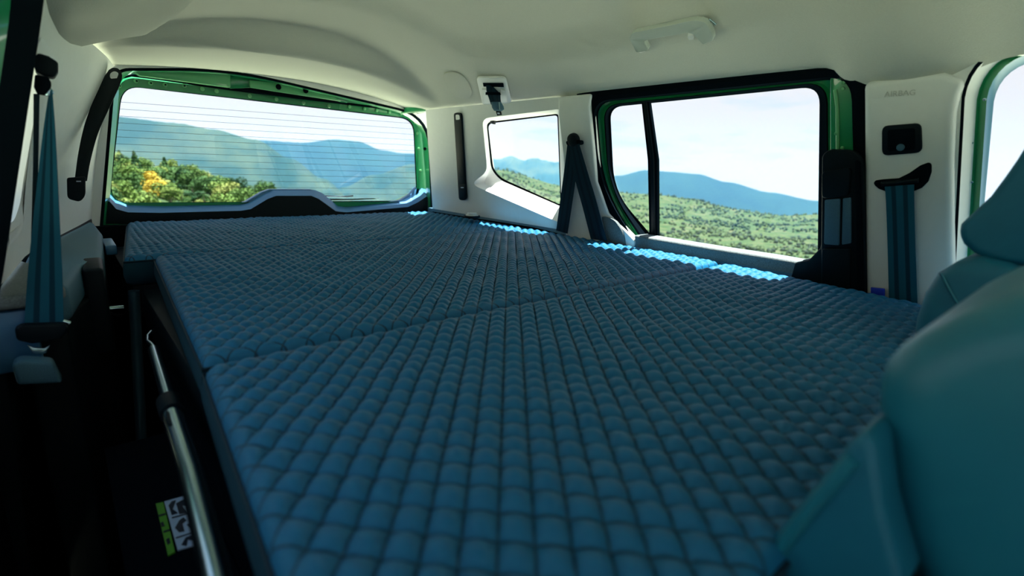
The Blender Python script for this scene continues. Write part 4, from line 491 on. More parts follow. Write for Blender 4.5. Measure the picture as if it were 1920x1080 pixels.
# ================================================================ folding bed: three quilted cushions
bed = empty('folding_mattress', (.6, 1.0, -.28), 'dark blue quilted folding mattress in three sections across the loading space', 'mattress')
def cushion(quad, res, zt=-.21, thick=.066, over=0, seed=0):
    fl, fr, br, bl = [Vector(q) for q in quad]
    wdt = (fr - fl).length; ln = (bl - fl).length; nu = int(wdt / res); nv = int(ln / res)
    u = np.linspace(0, 1, nu + 1)[None, :, None]; v = np.linspace(0, 1, nv + 1)[:, None, None]
    f = np.array(fl)[None, None] * (1 - u) * (1 - v) + np.array(fr) * u * (1 - v) + np.array(br) * u * v + np.array(bl) * (1 - u) * v
    X = f[..., 0]; Y = f[..., 1]
    a = X * QA[0] + Y * QA[1]; b = X * QB[0] + Y * QB[1]
    ca = np.abs(np.sin(np.pi * a)); cb = np.abs(np.sin(np.pi * b))
    q = np.minimum(ca, 1) ** .55 * np.minimum(cb, 1) ** .55
    rw = np.sin(a * 1.3 + seed) * np.sin(b * .9 + 2 * seed) * .3 + 1
    eu = np.minimum(u[..., 0], 1 - u[..., 0]) * wdt + 0 * v[..., 0]; ev = np.minimum(v[..., 0], 1 - v[..., 0]) * ln + 0 * u[..., 0]
    e = np.minimum(eu, ev); R = .016
    rd = np.where(eu < R, 1 - np.sqrt(np.clip(1 - (1 - eu / R) ** 2, 0, 1)), 0) + np.where(ev < R, 1 - np.sqrt(np.clip(1 - (1 - ev / R) ** 2, 0, 1)), 0)
    fade = np.clip(e / .016 - .25, 0, 1)
    wav = .0016 * np.sin(X * 15 + seed) * np.sin(Y * 13 + 1.7 * seed) + .0012 * np.sin(X * 41 + Y * 23)
    Zt = zt - .0085 + .0085 * (q * (1 + (rw - 1) * .4) * fade + .7 * (1 - fade)) - np.minimum(rd, 1.3) * R + wav * np.clip(e / .05, 0, 1)
    P = np.stack([X, Y, Zt], -1).reshape(-1, 3)
    W_ = nu + 1; idx = (np.arange(nv)[:, None] * W_ + np.arange(nu)[None]).reshape(-1)
    F = np.stack([idx, idx + 1, idx + W_ + 1, idx + W_], -1)
    me = bpy.data.meshes.new('quilted_top'); me.vertices.add(len(P)); me.vertices.foreach_set('co', P.ravel().astype('f'))
    me.loops.add(F.size); me.loops.foreach_set('vertex_index', F.ravel().astype('i'))
    me.polygons.add(len(F)); me.polygons.foreach_set('loop_start', (np.arange(len(F)) * 4).astype('i')); me.polygons.foreach_set('loop_total', np.full(len(F), 4, 'i'))
    me.update(); me.validate()
    # plain side walls and base
    zb = zt - thick; n = 12; loop = []
    for s, t in zip((fl, fr, br, bl), (fr, br, bl, fl)):
        for k in range(n): p = s.lerp(t, k / n); loop.append(p)
    ce = (fl + fr + br + bl) / 4
    def lp(ins, z):
        return [tuple(p + (ce - p).normalized() * ins) + (z,) for p in loop]
    return me, [lp(.0, zt - R), lp(-.003, zt - R - .014), lp(-.004, zb + .022), lp(.0, zb + .006), lp(.012, zb)]
secs = [('near', ((.047, .085), (1.10, .085), (1.190, .583), (.088, .585)), .0026, 1),
        ('middle', ((.090, .600), (1.193, .598), (1.192, 1.280), (.130, 1.291)), .0027, 2),
        ('far', ((.079, 1.305), (1.193, 1.296), (1.180, 1.925), (.137, 1.930)), .0030, 3)]
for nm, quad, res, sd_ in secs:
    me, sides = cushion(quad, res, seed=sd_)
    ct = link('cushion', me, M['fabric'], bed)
    s = rings('side_band', sides, M['side'], ct, cap=True)
    tube('piping', sides[0], .0022, M['piping'], ct, n=6, closed=True)
# tiny care label sewn to the front seam of the far cushion
# ================================================================ frame, leg, rail below the bed
bf = empty('bed_frame', (.1, 1.3, -.81), 'black bed base with a blue-grey steel leg under the far cushion', 'bed frame')
box('side_box', (.088, 1.31, -.345), (1.15, 1.88, -.278), M['black'], bf)
tube('leg', [(0.089,1.3,-0.2861),(0.0813,1.3,-0.3962),(0.0635,1.3,-0.6424)], .0105, M['leg'], bf, n=12)
tube('cross_bar', [(-0.0017,1.42,-0.3445),(0.0744,1.42,-0.3493)], .006, M['metal'], bf)
tube('cross_bar', [(0.0104,1.4,-0.35),(0.0696,1.4,-0.3599)], .004, M['black'], bf)
box('front_board', (.10, .1, -.36), (1.15, 1.28, -.282), M['black'], bf)
box('inner_box', (.098, .05, -.80), (1.1, 1.2, -.40), M['carpet'], bf, .01)
rl = empty('chrome_rail', [(0.0515,0.3991,-0.3)][0], 'shiny telescopic metal tube running along the edge of the bed', 'rail')
tube('outer_tube', [(0.0666,0.6827,-0.3),(0.0604,0.524,-0.3),(0.0513,0.3855,-0.3),(0.0445,0.2972,-0.3)], .0106, M['metal'], rl, n=16)
tube('inner_tube', [(0.0777,0.9282,-0.3),(0.0665,0.6744,-0.3)], .0074, M['metal'], rl, n=16)
tube('clamp_collar', [(0.0677,0.7135,-0.3),(0.0663,0.6729,-0.3)], .0132, M['black'], rl, n=16)
prism('clamp_lever', [(0.0601,0.6664,-0.29),(0.064,0.657,-0.29),(0.0602,0.6168,-0.29),(0.0567,0.6268,-0.29),(0.0561,0.6408,-0.29)], (0, 0, -.012), M['black'], rl, .002)
tube('end_hook', [(0.0793,0.9358,-0.3),(0.0784,0.9573,-0.3),(0.0754,0.9747,-0.3),(0.0787,1.0045,-0.3),(0.0863,1.0262,-0.3)], .003, M['metal'], rl)
tube('side_wire', [(0.0736,0.9331,-0.305),(0.0617,0.69,-0.305),(0.0559,0.5208,-0.305),(0.0474,0.3857,-0.305)], .0022, M['metal'], rl)
# green and white instruction sticker
st = empty('instruction_sticker', [(0.056,0.6843,-0.45)][0], 'green and white instruction sticker beside the metal rail', 'sticker')
prism('green_field', [(0.042,0.7425,-0.45),(0.05,0.7404,-0.45),(0.0468,0.6291,-0.45),(0.0398,0.6272,-0.45)], (0, 0, -.002), M['lime'], st, 0)
prism('white_field', [(0.0512,0.7408,-0.45),(0.075,0.738,-0.45),(0.0717,0.627,-0.45),(0.0496,0.6302,-0.45)], (0, 0, -.002), M['white'], st, 0)
for q in [[(0.0541,0.7267,-0.4495),(0.0587,0.7342,-0.4495),(0.0634,0.7333,-0.4495),(0.0571,0.7149,-0.4495),(0.0611,0.7025,-0.4495),(0.0542,0.7027,-0.4495)],[(0.0622,0.7258,-0.4495),(0.0718,0.7295,-0.4495),(0.0728,0.7094,-0.4495),(0.0679,0.7159,-0.4495),(0.0694,0.696,-0.4495),(0.0618,0.6993,-0.4495)],[(0.0535,0.6981,-0.4495),(0.0705,0.6952,-0.4495),(0.0706,0.6924,-0.4495),(0.0537,0.6954,-0.4495)],[(0.0533,0.6733,-0.4495),(0.0597,0.6856,-0.4495),(0.0648,0.6892,-0.4495),(0.0668,0.68,-0.4495),(0.0617,0.6765,-0.4495),(0.0613,0.6599,-0.4495),(0.056,0.6616,-0.4495)],[(0.0654,0.6712,-0.4495),(0.0716,0.6738,-0.4495),(0.0723,0.6584,-0.4495),(0.0676,0.6573,-0.4495)],[(0.051,0.6539,-0.4495),(0.0679,0.6523,-0.4495),(0.068,0.6498,-0.4495),(0.0512,0.6515,-0.4495)],[(0.0542,0.6356,-0.4495),(0.0603,0.6466,-0.4495),(0.0659,0.6469,-0.4495),(0.067,0.6344,-0.4495),(0.0616,0.641,-0.4495),(0.0587,0.6299,-0.4495)]]:
    prism('pictogram', q, (0, 0, .0003), M['ink'], st, 0)
for q in [[(0.0413,0.7128,-0.4495),(0.0486,0.7122,-0.4495),(0.0487,0.7083,-0.4495),(0.0414,0.7089,-0.4495)],[(0.0415,0.6754,-0.4495),(0.0481,0.6751,-0.4495),(0.0481,0.6715,-0.4495),(0.0416,0.6718,-0.4495)],[(0.0413,0.695,-0.4495),(0.0441,0.6953,-0.4495),(0.0445,0.6852,-0.4495),(0.0412,0.6853,-0.4495)],[(0.0417,0.6567,-0.4495),(0.0452,0.6585,-0.4495),(0.0452,0.6472,-0.4495),(0.0418,0.6454,-0.4495)]]:
    prism('pictogram', q, (0, 0, .0003), M['ink'], st, 0)
box('sticker_ledge', (.0, .45, -.47), (.097, .95, -.453), M['carpet'], bf, .002)
# metal tie-down ring at the far right corner
cu = empty('metal_knob', [(1.1406,1.544,-0.195)][0], 'round metal knob with dark seat at the far corner of the bed', 'knob')
kc = V([(1.1217,1.5186,-0.186)][0])
disc('seat', kc + V((0, 0, -.012)), (0, 0, 1), .030, .008, M['black'], cu); disc('ring', kc + V((0, 0, -.005)), (0, 0, 1), .023, .004, M['pale_metal'], cu); disc('cap', kc, (0, 0, 1), .017, .006, M['pale_metal'], cu)

# ================================================================ left hand armrest box and things below
ar = empty('wheel_arch_box', (0, 1.6, -.8), 'slate blue textured box over the left wheel arch', 'box')
prism('box_top', [(-.075, 1.02, -.205), (-.012, 1.03, -.205), (.012, 1.20, -.205), (.042, 1.24, -.207), (.066, 1.66, -.207), (.060, 1.92, -.207), (-.05, 1.92, -.205)], (0, 0, -.06), M['dark'], ar, .010, 3)
prism('box_body', [(-.075, 1.05, -.262), (-.02, 1.05, -.262), (.04, 1.26, -.262), (.062, 1.66, -.262), (.056, 1.9, -.262), (-.05, 1.92, -.262)], (0, 0, -.5), M['black'], ar, .006, 3)
prism('front_step', [(.010, 1.17, -.21), (.040, 1.17, -.21), (.044, 1.26, -.203), (.014, 1.26, -.203)], (0, 0, -.16), M['black'], ar, .006, 3)
bk = box('blue_block', (.062, 1.53, -.245), (.084, 1.66, -.222), M['bluetrim'], None, .003)
tag(bk, 'small slate blue block in the gap between arch box and mattress', 'block')
ls = prism('side_shelf', [(-.14, .975, -.204), (-.030, .975, -.204), (-.014, 1.015, -.204), (-.040, 1.20, -.204), (-.075, 1.30, -.204), (-.10, 1.0, -.204)], (0, 0, -.02), M['sill'], None, .006, 3)
tag(ls, 'speckled dark shelf at the foot of the left pillar trim', 'shelf')
lp_ = prism('shelf_panel', [(-.14, .985, -.228), (-.052, .985, -.228), (-.052, 1.02, -.228), (-.12, 1.02, -.228)], (0, 0, -.09), M['bluetrim'], None, .004)
tag(lp_, 'blue side panel below the speckled shelf at the left edge', 'panel')

# ================================================================ belts
# left hanging belt: upper loop, webbing, tongue and buckle
lb = empty('left_seat_belt', [(0.0053,1.0,0.1032)][0], 'grey seat belt hanging on the left pillar beside the curved black strip', 'seat belt')
prism('loop_cover', [(-0.0065,1.03,0.1131),(0.0004,1.03,0.1232),(0.0113,1.03,0.1206),(0.0202,1.03,0.114),(0.0187,1.03,0.1024),(0.0134,1.03,0.0931),(0.0038,1.03,0.094),(-0.0053,1.03,0.0979)], (0, -.035, 0), M['black'], lb, .003, 3)
prism('loop_guide', [(-0.0064,1.0,0.0935),(0.0066,1.0,0.0924),(0.0094,1.0,0.0844),(0.0073,1.0,0.0771),(0.0011,1.0,0.0681),(-0.0075,1.0,0.0692),(-0.0097,1.0,0.0773)], (0, -.02, 0), M['rubber'], lb, .002, 2)
disc('loop_bolt', [(0.0041,0.985,0.0729)][0], (0, -1, 0), .006, .003, M['metal'], lb, 12)
ribbon('webbing', [(0.0047,0.99,0.0691),(-0.0098,0.985,0.0102),(-0.0321,0.98,-0.0912),(-0.0507,0.975,-0.1794),(-0.0633,0.97,-0.2479)], [(0.0083,0.975,0.0753),(0.0036,0.97,0.0108),(-0.0057,0.965,-0.0907),(-0.014,0.96,-0.1808),(-0.0213,0.955,-0.25)], M['webbing'], lb)
ribbon('webbing_return', [(-0.0113,1.05,0.0731),(-0.0247,1.06,-0.0202),(-0.0397,1.07,-0.1155),(-0.0531,1.08,-0.1991)], [(-0.0059,1.03,0.0722),(-0.0198,1.05,-0.0199),(-0.0346,1.06,-0.1147),(-0.0484,1.07,-0.1977)], M['webdark'], lb)
prism('tongue_housing', [(-0.0721,0.96,-0.2436),(-0.065,0.96,-0.2387),(-0.0194,0.96,-0.2452),(-0.0158,0.96,-0.254),(-0.026,0.96,-0.2684),(-0.058,0.96,-0.2684),(-0.0723,0.96,-0.2607)], (0, -.015, 0), M['black'], lb, .005, 3)
prism('steel_tongue', [(-0.0632,0.95,-0.2675),(-0.0575,0.95,-0.2742),(-0.0456,0.95,-0.2776),(-0.0388,0.95,-0.2734),(-0.0443,0.95,-0.2843),(-0.0502,0.95,-0.2862),(-0.0587,0.95,-0.2827)], (0, -.004, 0), M['metal'], lb, .001)
prism('buckle', [(-0.0798,0.95,-0.2859),(-0.0706,0.95,-0.2817),(-0.0395,0.95,-0.2918),(-0.0322,0.95,-0.3249),(-0.0786,0.95,-0.3163)], (0, -.03, 0), M['dark'], lb, .006, 3)
tube('steel_pin', [(-0.0216,0.955,-0.2435),(-0.0145,0.955,-0.248)], .003, M['metal'], lb)
# right belt over the C-pillar
rb = empty('right_seat_belt', [(1.0913,1.0136,0.0687)][0], 'dark seat belt forming an inverted V on the right pillar', 'seat belt')
rc = V([(1.082,1.0068,0.0667)][0]); wn = V((-1, 0, -.33)).normalized()
disc('loop_cover', rc - wn * .012, wn, .0185, .018, M['black'], rb, 28, .005)
prism('loop_guide', [(1.0802,1.0309,0.0599),(1.0794,1.0306,0.0623),(1.0789,1.0293,0.064),(1.0785,1.0268,0.0652),(1.0783,1.0233,0.0657),(1.0778,0.9834,0.0673),(1.0779,0.98,0.0671),(1.0782,0.9776,0.0662),(1.0787,0.9763,0.0646),(1.0795,0.9759,0.0622),(1.0799,0.976,0.0608),(1.0807,0.9766,0.0584),(1.0813,0.9781,0.0566),(1.0817,0.9806,0.0555),(1.0819,0.984,0.055),(1.0825,1.0221,0.0531),(1.0824,1.0257,0.0533),(1.0821,1.0284,0.0542),(1.0816,1.0301,0.0558),(1.0808,1.0308,0.0582)], (.014, 0, 0), M['rubber'], rb, .002)
ribbon('webbing', [(1.0891,1.0327,0.0573),(1.1132,1.0622,-0.0159),(1.1448,1.1025,-0.1115),(1.1747,1.1408,-0.2022)], [(1.0891,0.9928,0.0572),(1.1176,1.0193,-0.0292),(1.1435,1.051,-0.1075),(1.1762,1.0932,-0.2066)], M['webdark'], rb)
ribbon('webbing_return', [(1.0822,1.0178,0.0541),(1.1097,1.0181,-0.0293),(1.1393,1.0042,-0.119),(1.1691,0.9913,-0.2094)], [(1.0813,0.9817,0.0567),(1.1089,0.9639,-0.0271),(1.1376,0.9455,-0.1138),(1.1685,0.9308,-0.2075)], M['webdark'], rb)
# roof mounted belt with buckle
cbp = [(0.9684,1.3012,0.2443),(0.989,1.168,0.2344)]
cb = empty('roof_seat_belt', cbp[0], 'black belt buckle hanging from a pale plate in the headliner corner', 'seat belt')
q = [(0.9843,1.3174,0.2377),(0.9777,1.3096,0.2412),(0.9736,1.3018,0.2436),(0.9715,1.2934,0.2447),(0.9717,1.285,0.2446),(0.9849,1.2028,0.2385),(0.9865,1.1962,0.2374),(0.9901,1.1938,0.2356),(0.9953,1.195,0.2329),(1.0015,1.1992,0.2292),(1.0668,1.255,0.1903),(1.0715,1.2598,0.1872),(1.0747,1.2652,0.1849),(1.077,1.2718,0.1837),(1.0771,1.2784,0.1833),(1.0732,1.3936,0.186),(1.0725,1.3978,0.1864),(1.0707,1.3996,0.1874),(1.068,1.399,0.189),(1.0647,1.3966,0.1913)]
prism('ceiling_plate', q, (-.002, -.002, -.006), M['trim'], cb, .002)
yb = [(1.0129,1.2754,0.2148)][0][1] - .006
def TT(pts): return [(p[0], yb, p[2]) for p in pts]
prism('plate_lip', [(1.0058,1.3234,0.2163),(1.0081,1.3054,0.2151),(1.0586,1.3528,0.185),(1.0565,1.3804,0.1864)], (0, -.004, -.004), M['trim'], cb, .001)
prism('plate_lip', [(1.0155,1.246,0.2114),(1.0215,1.2334,0.2081),(1.0636,1.2724,0.1822),(1.0626,1.3072,0.1826)], (0, -.004, -.004), M['trim'], cb, .001)
prism('slot', [(0.9874,1.2946,0.2283),(0.9989,1.2142,0.2228),(1.0121,1.2274,0.2154),(0.9992,1.3072,0.2218)], (0, -.003, -.003), M['rubber'], cb, .001)
ribbon('webbing', [(0.9825,1.27,0.2183),(0.985,1.27,0.2009),(0.9935,1.27,0.1841),(1.0021,1.27,0.167)], [(1.0348,1.27,0.2244),(1.0356,1.27,0.2034),(1.0362,1.27,0.1869),(1.041,1.27,0.1706)], M['webdark'], cb, .003)
prism('belt_stop', [(0.9768,1.267,0.1984),(1.0413,1.267,0.2054),(1.0416,1.267,0.1978),(0.977,1.267,0.191)], (0, -.006, 0), M['rubber'], cb, .001)
prism('buckle_body', [(0.9959,1.265,0.1736),(1.0283,1.265,0.1767),(1.0392,1.265,0.1641),(1.0416,1.265,0.1552),(1.0314,1.265,0.1497),(1.0088,1.265,0.1492),(1.0004,1.265,0.1575)], (0, -.010, 0), M['dark'], cb, .002)
prism('steel_edge', [(1.0154,1.254,0.1733),(1.0195,1.254,0.1737),(1.0223,1.254,0.1529),(1.0182,1.254,0.1525)], (0, -.002, 0), M['metal'], cb, 0)
prism('tongue', [(1.0125,1.262,0.1494),(1.0309,1.262,0.1525),(1.0356,1.262,0.1392),(1.0191,1.262,0.1363)], (0, -.004, 0), M['black'], cb, .001)
prism('tongue_eye', [(1.0148,1.257,0.1448),(1.023,1.257,0.1455),(1.0252,1.257,0.1412),(1.017,1.257,0.1405)], (0, -.001, 0), M['white'], cb, 0)
# ================================================================ curtain straps
cs = empty('curved_strap', [(0.025,1.75,-0.1247)][0], 'long curved black strap with a light keyhole on the left rear pillar', 'strap')
pa = [(0.1304,1.791,0.192),(0.1154,1.771,0.1675),(0.0896,1.725,0.1139),(0.0635,1.669,0.0529),(0.0428,1.606,-0.0101),(0.0273,1.544,-0.0685)]
pb = [(0.1589,1.775,0.177),(0.1479,1.755,0.1531),(0.1182,1.706,0.0965),(0.0868,1.65,0.0353),(0.0623,1.587,-0.0273),(0.0479,1.538,-0.074)]
hd = [(0.1304,1.791,0.192),(0.1365,1.799,0.2014),(0.1455,1.804,0.2084),(0.1555,1.802,0.2082),(0.162,1.795,0.2005),(0.1622,1.785,0.1889),(0.1589,1.775,0.177)]
sp_ = [tuple(p) for p in smoothpath(pa[::-1], 4)] + hd[1:-1] + [tuple(p) for p in smoothpath(pb, 4)]
prism('strap_body', sp_, (0, -.007, 0), M['black'], cs, .002)
prism('keyhole', [(0.1349,1.77,0.1846),(0.1354,1.77,0.1868),(0.1362,1.77,0.1888),(0.1375,1.77,0.1907),(0.1391,1.77,0.1922),(0.1408,1.77,0.1936),(0.143,1.77,0.195),(0.1451,1.77,0.1957),(0.1472,1.77,0.1959),(0.1493,1.77,0.1954),(0.1509,1.77,0.1947),(0.1524,1.77,0.1937),(0.1532,1.77,0.1922),(0.1532,1.77,0.1903),(0.1525,1.77,0.188),(0.1485,1.77,0.1788),(0.1469,1.77,0.1761),(0.1452,1.77,0.1746),(0.1432,1.77,0.1742),(0.141,1.77,0.1749),(0.1375,1.77,0.1769),(0.1361,1.77,0.178),(0.1351,1.77,0.1795),(0.1347,1.77,0.1813),(0.1347,1.77,0.1835)], (0, -.001, 0), M['trim'], cs, 0)
prism('end_block', [(0.0131,1.535,-0.0717),(0.0136,1.535,-0.0691),(0.0147,1.535,-0.0672),(0.0162,1.535,-0.066),(0.0183,1.535,-0.0655),(0.0435,1.535,-0.0634),(0.0447,1.535,-0.0636),(0.0455,1.535,-0.0642),(0.0459,1.535,-0.0652),(0.0459,1.535,-0.0668),(0.0422,1.535,-0.0965),(0.0414,1.535,-0.1005),(0.0401,1.535,-0.1044),(0.0384,1.535,-0.108),(0.0361,1.535,-0.1113),(0.035,1.535,-0.1127),(0.0324,1.535,-0.1154),(0.0297,1.535,-0.1169),(0.0269,1.535,-0.1175),(0.0239,1.535,-0.1169),(0.0155,1.535,-0.114),(0.0126,1.535,-0.1123),(0.0107,1.535,-0.1098),(0.0097,1.535,-0.1064),(0.0098,1.535,-0.1021)], (0, -.014, 0), M['black'], cs, .003)
prism('brand_mark', [(0.029,1.5195,-0.072),(0.0373,1.5195,-0.072),(0.037,1.5195,-0.0743),(0.0287,1.5195,-0.0744)], (0, -.0005, 0), M['white'], cs, 0)
ss = empty('straight_strap', [(1.1545,1.6447,-0.0741)][0], 'straight black strap with a light keyhole left of the quarter window', 'strap')
prism('strap_body', [(1.0752,1.5736,0.154),(1.0737,1.5708,0.1584),(1.0727,1.5661,0.1614),(1.0722,1.5595,0.163),(1.0721,1.5509,0.1633),(1.0722,1.5447,0.163),(1.0725,1.5366,0.162),(1.0732,1.5314,0.1599),(1.0743,1.529,0.1566),(1.0758,1.5293,0.1522),(1.1685,1.6227,-0.1289),(1.1704,1.6259,-0.1345),(1.1719,1.6313,-0.139),(1.173,1.6391,-0.1424),(1.1737,1.6492,-0.1447),(1.1742,1.6573,-0.1459),(1.1744,1.667,-0.1466),(1.174,1.6733,-0.1453),(1.1729,1.6762,-0.142),(1.1711,1.6757,-0.1367)], (.008, 0, 0), M['black'], ss, .002)
prism('keyhole', [(1.0754,1.5611,0.1517),(1.0747,1.5599,0.1539),(1.0742,1.5577,0.1554),(1.0739,1.5544,0.1563),(1.0739,1.5502,0.1564),(1.0739,1.547,0.1563),(1.0741,1.543,0.1558),(1.0744,1.5403,0.1547),(1.075,1.5389,0.1531),(1.0757,1.5388,0.1508),(1.078,1.5405,0.144),(1.0785,1.5412,0.1425),(1.0788,1.5427,0.1414),(1.0791,1.5449,0.1407),(1.0792,1.5478,0.1404),(1.0793,1.5578,0.14),(1.0793,1.5606,0.1401),(1.0791,1.5625,0.1406),(1.0788,1.5634,0.1416),(1.0783,1.5634,0.1431)], (.001, 0, 0), M['trim'], ss, 0)
prism('end_block', [(1.1529,1.6552,-0.0906),(1.152,1.6538,-0.0879),(1.1514,1.6512,-0.0859),(1.1509,1.6475,-0.0846),(1.1507,1.6426,-0.084),(1.1502,1.6106,-0.0823),(1.1502,1.6062,-0.0825),(1.1505,1.6033,-0.0834),(1.1511,1.6021,-0.0852),(1.152,1.6024,-0.0878),(1.1662,1.6188,-0.1308),(1.168,1.6221,-0.1363),(1.1694,1.6276,-0.1406),(1.1704,1.6352,-0.1437),(1.171,1.645,-0.1455),(1.1712,1.6499,-0.1461),(1.1713,1.6593,-0.1465),(1.1708,1.6655,-0.145),(1.1697,1.6686,-0.1416),(1.168,1.6684,-0.1364)], (.006, 0, 0), M['black'], ss, .002)
prism('brand_mark', [(1.154,1.6366,-0.0956),(1.1537,1.6188,-0.0946),(1.1547,1.6201,-0.0976),(1.1551,1.638,-0.0987)], (.0005, 0, 0), M['white'], ss, 0)
# ================================================================ roof fittings
gh = empty('grab_handle', [(0.9402,0.628,0.2581)][0], 'pale grey folding grab handle under the headliner above the split window', 'handle')
go_ = [(0.9228,0.712,0.261),(0.9218,0.712,0.2621),(0.9198,0.7108,0.2629),(0.9193,0.7102,0.2641),(0.9178,0.7084,0.2648),(0.9149,0.7042,0.2666),(0.9133,0.7012,0.2679),(0.9123,0.6982,0.2688),(0.9118,0.6952,0.2694),(0.9111,0.6916,0.2695),(0.9116,0.655,0.27),(0.9117,0.64,0.2702),(0.9114,0.625,0.2703),(0.9114,0.6106,0.2704),(0.9119,0.5968,0.2707),(0.9121,0.574,0.271),(0.9119,0.5686,0.2707),(0.9127,0.5638,0.2704),(0.9136,0.559,0.2696),(0.9155,0.5548,0.2686),(0.9165,0.553,0.2682),(0.918,0.5488,0.2666),(0.9215,0.5464,0.2649),(0.9241,0.544,0.2623),(0.9279,0.5428,0.2594),(0.9366,0.541,0.2522),(0.9382,0.5404,0.2503),(0.9405,0.5404,0.2485),(0.9422,0.5404,0.2465),(0.9445,0.541,0.2446),(0.9461,0.5416,0.2435),(0.9485,0.5428,0.242),(0.9497,0.544,0.2407),(0.9506,0.5458,0.2397),(0.9513,0.5482,0.2392),(0.9528,0.5602,0.2372),(0.9529,0.5626,0.237),(0.9531,0.565,0.2376),(0.9515,0.5662,0.2383),(0.9502,0.5674,0.2397),(0.9384,0.5728,0.2498),(0.9371,0.574,0.2514),(0.9356,0.5752,0.2525),(0.9348,0.577,0.2537),(0.9337,0.5788,0.2545),(0.9328,0.5794,0.2547),(0.9325,0.5818,0.2555),(0.9312,0.5836,0.2558),(0.931,0.586,0.2561),(0.9307,0.5884,0.2562),(0.9297,0.6634,0.2566),(0.9298,0.6664,0.2566),(0.9299,0.6694,0.2564),(0.9302,0.6724,0.2562),(0.9304,0.6754,0.2559),(0.9307,0.6778,0.2556),(0.9307,0.6796,0.255),(0.9319,0.6814,0.2543),(0.9328,0.682,0.2532),(0.9341,0.682,0.2518),(0.9438,0.6814,0.2444),(0.9452,0.6814,0.243),(0.946,0.682,0.2419),(0.9472,0.6838,0.2414),(0.9469,0.6856,0.2409),(0.9479,0.7048,0.2398),(0.9479,0.7078,0.2399),(0.9468,0.7096,0.2404),(0.9461,0.7114,0.2417),(0.9435,0.7114,0.2433)]
prism('grip', go_, (-.007, 0, -.009), M['handle'], gh, .0045, 4)
prism('hinge_foot', [(0.9542,0.7168,0.2607),(0.9528,0.7162,0.2617),(0.9515,0.715,0.2623),(0.9511,0.7138,0.2628),(0.9509,0.712,0.2628),(0.9515,0.7018,0.2626),(0.9523,0.7006,0.2626),(0.9527,0.6994,0.2621),(0.9536,0.6988,0.2613),(0.9548,0.6988,0.2603),(0.9648,0.7006,0.2518),(0.9662,0.7012,0.2507),(0.9676,0.7024,0.25),(0.968,0.7036,0.2494),(0.9684,0.7054,0.2491),(0.9693,0.7156,0.2483),(0.9693,0.7174,0.2483),(0.9689,0.7186,0.2487),(0.9681,0.7192,0.2494),(0.9668,0.7192,0.2504)], (-.008, 0, -.014), M['trim'], gh, .003, 3)
prism('hinge_foot', [(0.9532,0.5722,0.2632),(0.9516,0.5716,0.2644),(0.9512,0.571,0.2654),(0.9499,0.5692,0.2657),(0.9499,0.5674,0.2658),(0.9512,0.5584,0.2655),(0.9512,0.556,0.265),(0.9526,0.5548,0.2644),(0.9531,0.5536,0.263),(0.9549,0.5536,0.2614),(0.9657,0.556,0.2536),(0.9674,0.5566,0.2523),(0.968,0.5572,0.251),(0.9695,0.559,0.2504),(0.97,0.5608,0.2498),(0.9727,0.5716,0.2477),(0.9728,0.5734,0.2475),(0.9724,0.5746,0.2477),(0.9714,0.5752,0.2485),(0.9699,0.5752,0.2497)], (-.008, 0, -.014), M['trim'], gh, .003, 3)
tube('hinge_pin', [(0.9418,0.5548,0.269),(0.9516,0.5464,0.2605)], .002, M['metal'], gh)
prism('hook', [(0.9602,0.607,0.2566),(0.9598,0.607,0.2574),(0.9591,0.6064,0.2578),(0.959,0.6058,0.2582),(0.9585,0.6046,0.2582),(0.959,0.598,0.2584),(0.9587,0.5968,0.2582),(0.9591,0.5962,0.258),(0.9592,0.5956,0.2574),(0.96,0.5956,0.2568),(0.9646,0.5968,0.2539),(0.965,0.5968,0.2531),(0.9657,0.5974,0.2527),(0.9657,0.598,0.2524),(0.9661,0.5992,0.2525),(0.9656,0.6058,0.2528),(0.9649,0.6064,0.2528),(0.9654,0.6076,0.2533),(0.9643,0.6076,0.2536),(0.9634,0.6076,0.2543)], (0, 0, -.008), M['trim'], gh, .002)
so = prism('speaker_cover', [(0.9503,1.4464,0.2544),(0.9429,1.4362,0.2579),(0.9374,1.4254,0.2603),(0.9348,1.4152,0.2618),(0.934,1.4044,0.2623),(0.9341,1.3924,0.2623),(0.9354,1.3804,0.2621),(0.9381,1.3708,0.261),(0.9421,1.3636,0.2592),(0.948,1.3594,0.2568),(0.9507,1.3576,0.2555),(0.9576,1.3558,0.2525),(0.9649,1.3558,0.2487),(0.9732,1.3588,0.2445),(0.9826,1.3648,0.2398),(1.0104,1.3846,0.2249),(1.0168,1.39,0.2212),(1.0231,1.3972,0.2176),(1.0297,1.4068,0.214),(1.0356,1.4176,0.2104),(1.0398,1.426,0.2079),(1.0444,1.4362,0.2052),(1.0474,1.4458,0.2036),(1.0486,1.4542,0.203),(1.0479,1.4614,0.2034),(1.0391,1.498,0.2085),(1.036,1.5052,0.2101),(1.0317,1.5094,0.2126),(1.0262,1.5106,0.2158),(1.0189,1.5076,0.2197),(1.0082,1.5016,0.2255),(0.9977,1.495,0.2313),(0.9862,1.4854,0.237),(0.9749,1.4746,0.2429),(0.963,1.4614,0.2486)], (-.001, -.002, -.004), M['headliner'], None, .0015)
tag(so, 'flat rounded cover in the headliner beside the roof belt plate', 'cover')
